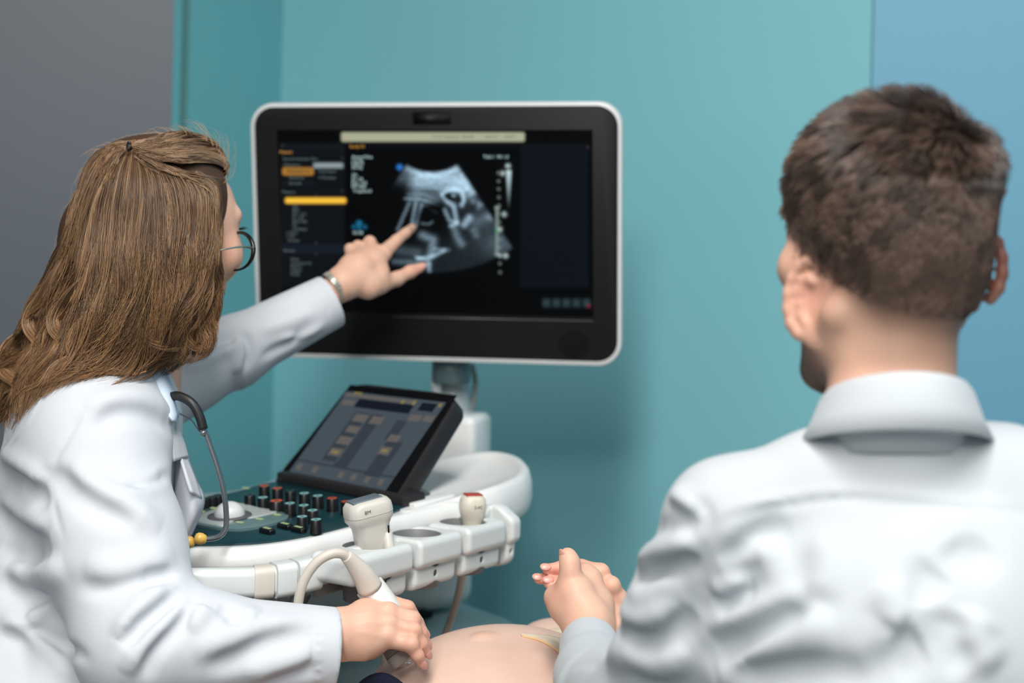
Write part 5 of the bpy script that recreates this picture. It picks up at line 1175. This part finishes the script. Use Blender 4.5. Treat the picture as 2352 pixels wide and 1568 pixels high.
# front hand: back of the hand to us, thumb raised
W1 = wL1
B.chain([W1, P(1350, 1425, 1.485), P(1320, 1360, 1.50), P(1310, 1335, 1.505)], [.0235, .0235, .0190, .013], .010)
B.chain([P(1372, 1440, 1.49), P(1372, 1388, 1.508), P(1352, 1330, 1.520), P(1344, 1314, 1.525)], [.018, .0160, .0125, .0095], .010)
B.chain([P(1335, 1435, 1.49), P(1295, 1390, 1.505), P(1276, 1370, 1.515)], [.0185, .0150, .0120], .012)
B.chain([P(1312, 1350, 1.502), P(1310, 1312, 1.50), P(1309, 1292, 1.503), P(1304, 1277, 1.506)], [.0128, .0096, .0100, .0092], .006)        # thumb
B.chain([P(1276, 1372, 1.515), P(1282, 1350, 1.54), P(1300, 1335, 1.555)], [.0112, .0085, .0075], .004)                                # index folded in
B.chain([P(1340, 1312, 1.535), P(1325, 1335, 1.565), P(1330, 1365, 1.575)], [.0095, .0082, .0070], .004)
B.chain([P(1364, 1342, 1.535), P(1350, 1352, 1.570), P(1350, 1380, 1.578)], [.0095, .0080, .0070], .004)
B.chain([P(1382, 1372, 1.530), P(1372, 1378, 1.565), P(1370, 1400, 1.570)], [.0090, .0075, .0066], .004)
# other hand: fingers laced over from behind
B.chain([wR1, P(1412, 1410, 1.545), P(1398, 1380, 1.545)], [.019, .0185, .016], .010)
B.chain([P(1402, 1375, 1.56), P(1392, 1342, 1.552), P(1380, 1314, 1.542), P(1335, 1302, 1.545), P(1290, 1304, 1.54), P(1256, 1306, 1.535)], [.012, .0098, .0094, .0082, .0072, .0056], .004)
B.chain([P(1412, 1392, 1.552), P(1415, 1370, 1.540), P(1404, 1344, 1.534), P(1350, 1335, 1.56), P(1290, 1328, 1.545), P(1238, 1329, 1.54)], [.012, .0102, .0096, .0076, .0074, .0058], .004)
B.chain([P(1417, 1400, 1.552), P(1431, 1388, 1.540), P(1424, 1374, 1.538), P(1370, 1360, 1.57), P(1300, 1342, 1.54), P(1262, 1337, 1.53)], [.011, .0086, .0080, .0070, .0080, .0070], .004)
MBODY = B.mesh('body', .0023)
STB = (.034, .021, .016, 1); RED = (.62, .22, .16, 1)
def stub(co):      # cropped hair growing on the scalp and nape; a beard on the jaw
    q = (co - mh) @ Rmh; r_, f_, u_ = q[:, 0], q[:, 1], q[:, 2]
    lo = -.136 + np.maximum(0, (f_+.045))*1.15; sc_ = np.clip((u_-lo)/.085, 0, 1)**.9; fr = 1/(1+np.exp((f_-.055)/.006))
    return np.clip(sc_*fr, 0, 1)*(u_ > -.16)
def beard(co):
    q = (co - mh) @ Rmh; r_, f_, u_ = q[:, 0], q[:, 1], q[:, 2]
    return (1/(1+np.exp(-(f_-.022)/.006)))*(1/(1+np.exp((u_+.088 - (f_-.06)*.3)/.008)))*(u_ > -.17)*(np.abs(r_) < .08)
spots = [(stub, 0, STB, .95), (beard, 0, (.03, .018, .012, 1), .92), (eL, .028, RED, .35), (eR, .034, RED, .55), (P(1305, 1345, 1.50), .012, ROSY, .35), (P(1276, 1372, 1.50), .012, ROSY, .3)]
for p_ in ((1374, 1312, 1.548), (1335, 1302, 1.545), (1290, 1304, 1.54), (1256, 1306, 1.535), (1398, 1342, 1.542), (1408, 1365, 1.548), (1290, 1328, 1.545), (1238, 1329, 1.54), (1424, 1385, 1.548), (1262, 1337, 1.53)): spots.append((P(*p_), .012, (.74, .25, .20, 1), .5))
paint(MBODY, SKIN+(1,), spots)
mbody = link('body', MBODY, skin, man)
def nl(c, a, out, w_=.0048, l_=.0062):
    a = nrm(a); out = np.array(out, float); out = nrm(out - a*(out @ a)); nail(mbody, c, a, out, w_, l_)
t_ = P(1304, 1277, 1.506); nl(t_ + np.array([-.0072, -.0045, .002]), [-.1, 0, 1], (-.8, -.55, .1), .0052, .0066)
for (x, y, d, r) in ((1254, 1306, 1.535, .0056), (1236, 1329, 1.54, .0058), (1260, 1337, 1.53, .0070)): nl(P(x, y, d) + nrm([-.1, -.75, .65])*r*.93, [-1, 0, .05], (-.1, -.75, .65), .0045, .0062)

# shirt
S = SDF()
S.ell(P(2095, 1440, 1.15), (.175, .105, .150), None, .05)
S.cone(P(2085, 1500, 1.15), hpm+np.array([0, 0, .1]), .165, .160, .05)
S.chain([P(2062, 1085, 1.13), P(1900, 1130, 1.13), P(1680, 1205, 1.13)], [.045, .048, .051], .02)
S.chain([P(2075, 1085, 1.13), P(2300, 1130, 1.12), P(2500, 1205, 1.10)], [.045, .050, .051], .02)
S.cone(P(2060, 1058, 1.120), P(2068, 1120, 1.13), .0535, .064, .02)
S.chain([P(1680, 1210, 1.13), P(1600, 1400, 1.16), P(1500, 1640, 1.22)], [.051, .053, .055], .02)
S.cone(P(1500, 1640, 1.22), P(1368, 1560, 1.38), .052, .040, .02)
S.cap(P(1372, 1590, 1.34), P(1352, 1478, 1.462), .038, .0300, .012)
S.chain([P(2500, 1200, 1.10), eRb], [.055, .056], .03); S.cap(eRb, P(1420, 1500, 1.52), .05, .028, .02)
S.cone(P(1354, 1492, 1.445), P(1348, 1440, 1.50), .0205, .0235, .003, 's')
V_ = lambda pts, w_, a: S.wrinkle(pts, w_*.9, a*(1.7 if pts[0][1] > 1200 and w_ > .007 else 1.0))
V_([(1560, 1130), (1600, 1150), (1630, 1190), (1620, 1300), (1615, 1420)], .005, -.004); V_([(1545, 1125), (1570, 1150), (1600, 1170)], .009, .008); V_([(1530, 1160), (1560, 1175), (1580, 1200)], .007, -.006)
V_([(1640, 1205), (1700, 1180), (1800, 1160), (1900, 1145), (2000, 1145), (2150, 1160), (2352, 1175)], .004, -.0035); V_([(1640, 1195), (1700, 1168), (1800, 1148), (1900, 1133), (2000, 1134), (2150, 1148), (2352, 1163)], .006, .0025)
V_([(1470, 1290), (1520, 1270), (1600, 1240)], .012, .010); V_([(1440, 1325), (1500, 1310), (1560, 1290), (1600, 1270)], .010, -.011); V_([(1450, 1345), (1480, 1370), (1520, 1350), (1560, 1320)], .010, .008)
V_([(1432, 1400), (1460, 1420), (1500, 1420), (1560, 1385)], .011, .012); V_([(1440, 1440), (1480, 1465), (1540, 1450), (1590, 1400)], .013, -.012); V_([(1400, 1500), (1450, 1500), (1520, 1520), (1570, 1480)], .013, .010); V_([(1500, 1225), (1560, 1200), (1600, 1215)], .010, -.006)
V_([(1650, 1290), (1700, 1270), (1760, 1225), (1820, 1210)], .011, -.008); V_([(1650, 1310), (1730, 1290), (1790, 1250)], .012, .007); V_([(1660, 1320), (1720, 1305), (1760, 1275)], .009, -.007); V_([(1650, 1400), (1690, 1370), (1740, 1350)], .010, -.007); V_([(1640, 1370), (1680, 1350), (1720, 1330)], .010, .006)
V_([(1640, 1500), (1720, 1460), (1800, 1420), (1870, 1395)], .013, -.016); V_([(1630, 1450), (1720, 1420), (1800, 1390), (1860, 1370)], .013, .010); V_([(1650, 1560), (1740, 1500), (1830, 1450), (1920, 1440)], .015, .012)
V_([(1660, 1540), (1760, 1535), (1900, 1545), (2050, 1560)], .012, -.010); V_([(1880, 1220), (1900, 1300), (1880, 1380)], .014, .004); V_([(1700, 1250), (1760, 1280), (1800, 1350)], .012, .004)
V_([(2180, 1240), (2230, 1280), (2270, 1240)], .014, -.006); V_([(2160, 1300), (2130, 1340), (2150, 1380)], .014, -.006); V_([(2050, 1460), (2090, 1480), (2120, 1470)], .016, -.008); V_([(2190, 1400), (2180, 1470), (2230, 1540)], .014, -.007); V_([(2250, 1400), (2240, 1470), (2290, 1540)], .014, .006)
V_([(2020, 1330), (2060, 1400), (2040, 1440)], .014, .005); V_([(1990, 1545), (2060, 1520), (2120, 1550)], .012, -.007); V_([(1330, 1500), (1355, 1505), (1385, 1512)], .0025, -.001); V_([(1320, 1530), (1350, 1520), (1380, 1535)], .005, -.002)
denim = mat('pale_denim', '#bbc1c6', .8, weave=260, bump=.12, bscale=500, noise=.03, nscale=14, spec=.2, sheen=.1)
neckz = P(2050, 905, 1.12)[2]
tuck(MBODY, S, lambda c: (c[:, 2] < neckz-.012) & ~((c[:, 1] > 1.452) & (c[:, 2] > .86)))
me = S.mesh('shirt', .0034)
shirt = link('shirt', me, denim, man)
# collar standing round the neck and folded over
nc_ = P(2058, 917, 1.118)
def cring(rx, ry, up, sag=0, tw=0):
    out = []
    for i in range(49):
        a = math.pi*(-.22) + math.pi*1.44*i/48      # from left-front round the back to right-front
        out.append(nc_ + np.array([-rx*math.cos(a), -ry*math.sin(a), up - sag*(1-math.sin(a))]))
    return out
cr = [cring(.056, .054, -.035, .01), cring(.0535, .053, .008, .016), cring(.0530, .053, .0235, .020), cring(.0555, .0565, .0265, .022), cring(.0590, .061, .0225, .023), cring(.0665, .068, .002, .022), cring(.0745, .074, -.0140, .020)]
cin = [[p + (p-nc_)*np.array([-.035, -.035, 0]) for p in r] for r in cr]
rows = cr; M_ = len(rows[0]); V = [p for r in rows for p in r]; off_ = len(V)
V2 = [p + nrm((nc_-p)*np.array([1, 1, 0]))*.0022 + np.array([0, 0, -.0018]) if k >= 3*M_ else p + nrm((nc_-p)*np.array([1, 1, 0]))*.0015 for k, p in enumerate(V)]
Fs = []
for i in range(len(rows)-1):
    for j in range(M_-1): a = i*M_+j; Fs.append((a, a+1, a+M_+1, a+M_)); Fs.append((off_+a, off_+a+M_, off_+a+M_+1, off_+a+1))
for j in range(M_-1): a = (len(rows)-1)*M_+j; Fs.append((a, a+1, off_+a+1, off_+a)); Fs.append((j+1, j, off_+j, off_+j+1))
for j in (0, M_-1):
    for i in range(len(rows)-1): a = i*M_+j; Fs.append((a, a+M_, off_+a+M_, off_+a))
link('collar', pymesh('collar', V+V2, Fs), denim, man)
# trousers, chair
tr = SDF()
for kx, ky in ((.16, 1.28), (.50, 1.36)):
    k_ = np.array([kx, ky, .44]); a0 = hpm + np.array([(-.08 if kx < .3 else .08), 0, -.02]); tr.chain([a0, k_, k_ + np.array([0, .03, -.34])], [.105, .072, .06], .03)
link('trousers', tr.mesh('t', .008), mat('blue_jeans', '#2d3c55', .8), man)

# short hair
HM = SDF()
HM.ell(M(0, -.002, .008), (.0705, .0905, .0815), Rmh, .01); HM.ell(M(.004, -.006, .040), (.062, .078, .052), Rmh, .015)
HM.ell(M(0, .105, -.05), (.09, .055, .09), Rmh, .01, 's')
for s_ in (-1, 1): HM.ell(M(s_*.085, .01, -.075), (.035, .040, .040), Rmh, .012, 's')
me = HM.mesh('hair', .0035)
mhair_m = mat('dark_brown_hair', '#2e211b', .6, bump=.8, bscale=240, spec=.3, noise=.25, nscale=60)
mhair = link('hair', me, mhair_m, man)
rng = np.random.default_rng(21)
crown = M(.024, -.060, .072)
N_ = 19000; dirs = rng.standard_normal((N_*2, 3)); dirs /= np.linalg.norm(dirs, axis=1, keepdims=True)
loc = dirs*np.array([.0705, .0905, .0815]); loc = loc[(loc[:, 1] < .075) & (loc[:, 2] > -.076+rng.normal(0, .010, len(loc))+np.maximum(0, loc[:, 1]+.03)*.95)][:N_]
base_p = mh + (loc + np.array([0, -.002, .008])) @ Rmh.T
nm_ = (loc/np.array([.0705, .0905, .0815])**2); nm_ /= np.linalg.norm(nm_, axis=1, keepdims=True); nm_ = nm_ @ Rmh.T
HX = SDF(); HX.p = HM.p[:2] + B.p[:44]
for _ in range(4):
    e = HX.ev(base_p, fsub=[]); base_p = base_p - nm_*e[:, None]
rad = base_p-crown; rad -= nm_*(rad*nm_).sum(1, keepdims=True); dl = np.linalg.norm(rad, axis=1, keepdims=True)+1e-6; rad /= dl
swirl = np.cross(nm_, rad); fl = rad*.85 + swirl*.45*np.exp(-dl/.03); fl /= np.linalg.norm(fl, axis=1, keepdims=True)
topn = 1/(1+np.exp(-(loc[:, 2]-.022)/.012)); Ls = .0045 + .021*topn*rng.uniform(.7, 1.25, len(loc)); stand = .55+.12*topn*rng.uniform(.5, 1.2, len(loc))
cl_ = rng.integers(0, 420, len(loc)); ctr = base_p[rng.integers(0, len(loc), 420)]
tt = np.linspace(0, 1, 7)[None, :, None]
Lp = base_p[:, None] - nm_[:, None]*(.0002+.0008*topn)[:, None, None] + (fl[:, None]*tt*(1-stand[:, None, None]*.4) + nm_[:, None]*stand[:, None, None]*(tt-.42*tt**2))*Ls[:, None, None]
dist2 = ((base_p[:, None, :] - ctr[None])**2).sum(2); near = dist2.argmin(1)
tgt = ctr[near] + fl[...]*Ls[:, None] + nm_*Ls[:, None]*.5; Lp = Lp + (tgt[:, None]-Lp)*(.38*tt**2)*topn[:, None, None]
cbr = rng.uniform(.35, 1.9, 420)[near]; tc = np.array([.082, .053, .040])[None]*cbr[:, None]*rng.uniform(.6, 1.4, (len(loc), 1)) + np.array([.03, .02, .015])*(1-topn[:, None])
strands('short_hair', Lp, .00042, .0002, mat('short_hair_strand', '#4a3427', .32, attr='tint', spec=.8), mhair, tc)

# seats below the frame
def stool(name, label, c, h, m_):
    t = thing(name, label, 'stool', (c[0], c[1], 0)); c = np.array([c[0], c[1], 0.])
    MB().loft([[c + np.array([r_*math.cos(a), r_*math.sin(a), z]) for a in np.linspace(0, 2*math.pi, 37)[:-1]] for r_, z in ((.16, h-.07), (.175, h-.06), (.18, h-.03), (.17, h-.005), (.15, h))], True, True).build('seat', m_, t)
    MB().tube([c + np.array([0, 0, .08]), c + np.array([0, 0, h-.06])], .025, 16).build('post', greyp, t)
    for i in range(5):
        a = i*2*math.pi/5+.3; e = c + np.array([.26*math.cos(a), .26*math.sin(a), .06]); MB().tube([c + np.array([0, 0, .09]), e], [.022, .014], 10).build('leg', greyp, t); MB().tube([e + np.array([0, .012, -.03]), e + np.array([0, -.012, -.03])], .03, 14).build('caster', blackm, t)
if 'pel' in globals(): stool('rolling_stool', 'round black rolling stool under the doctor', pel, pel[2]-.17, blackm)
stool('visitor_stool', 'round grey stool under the man in the pale shirt', hpm, hpm[2]-.14, greyp)
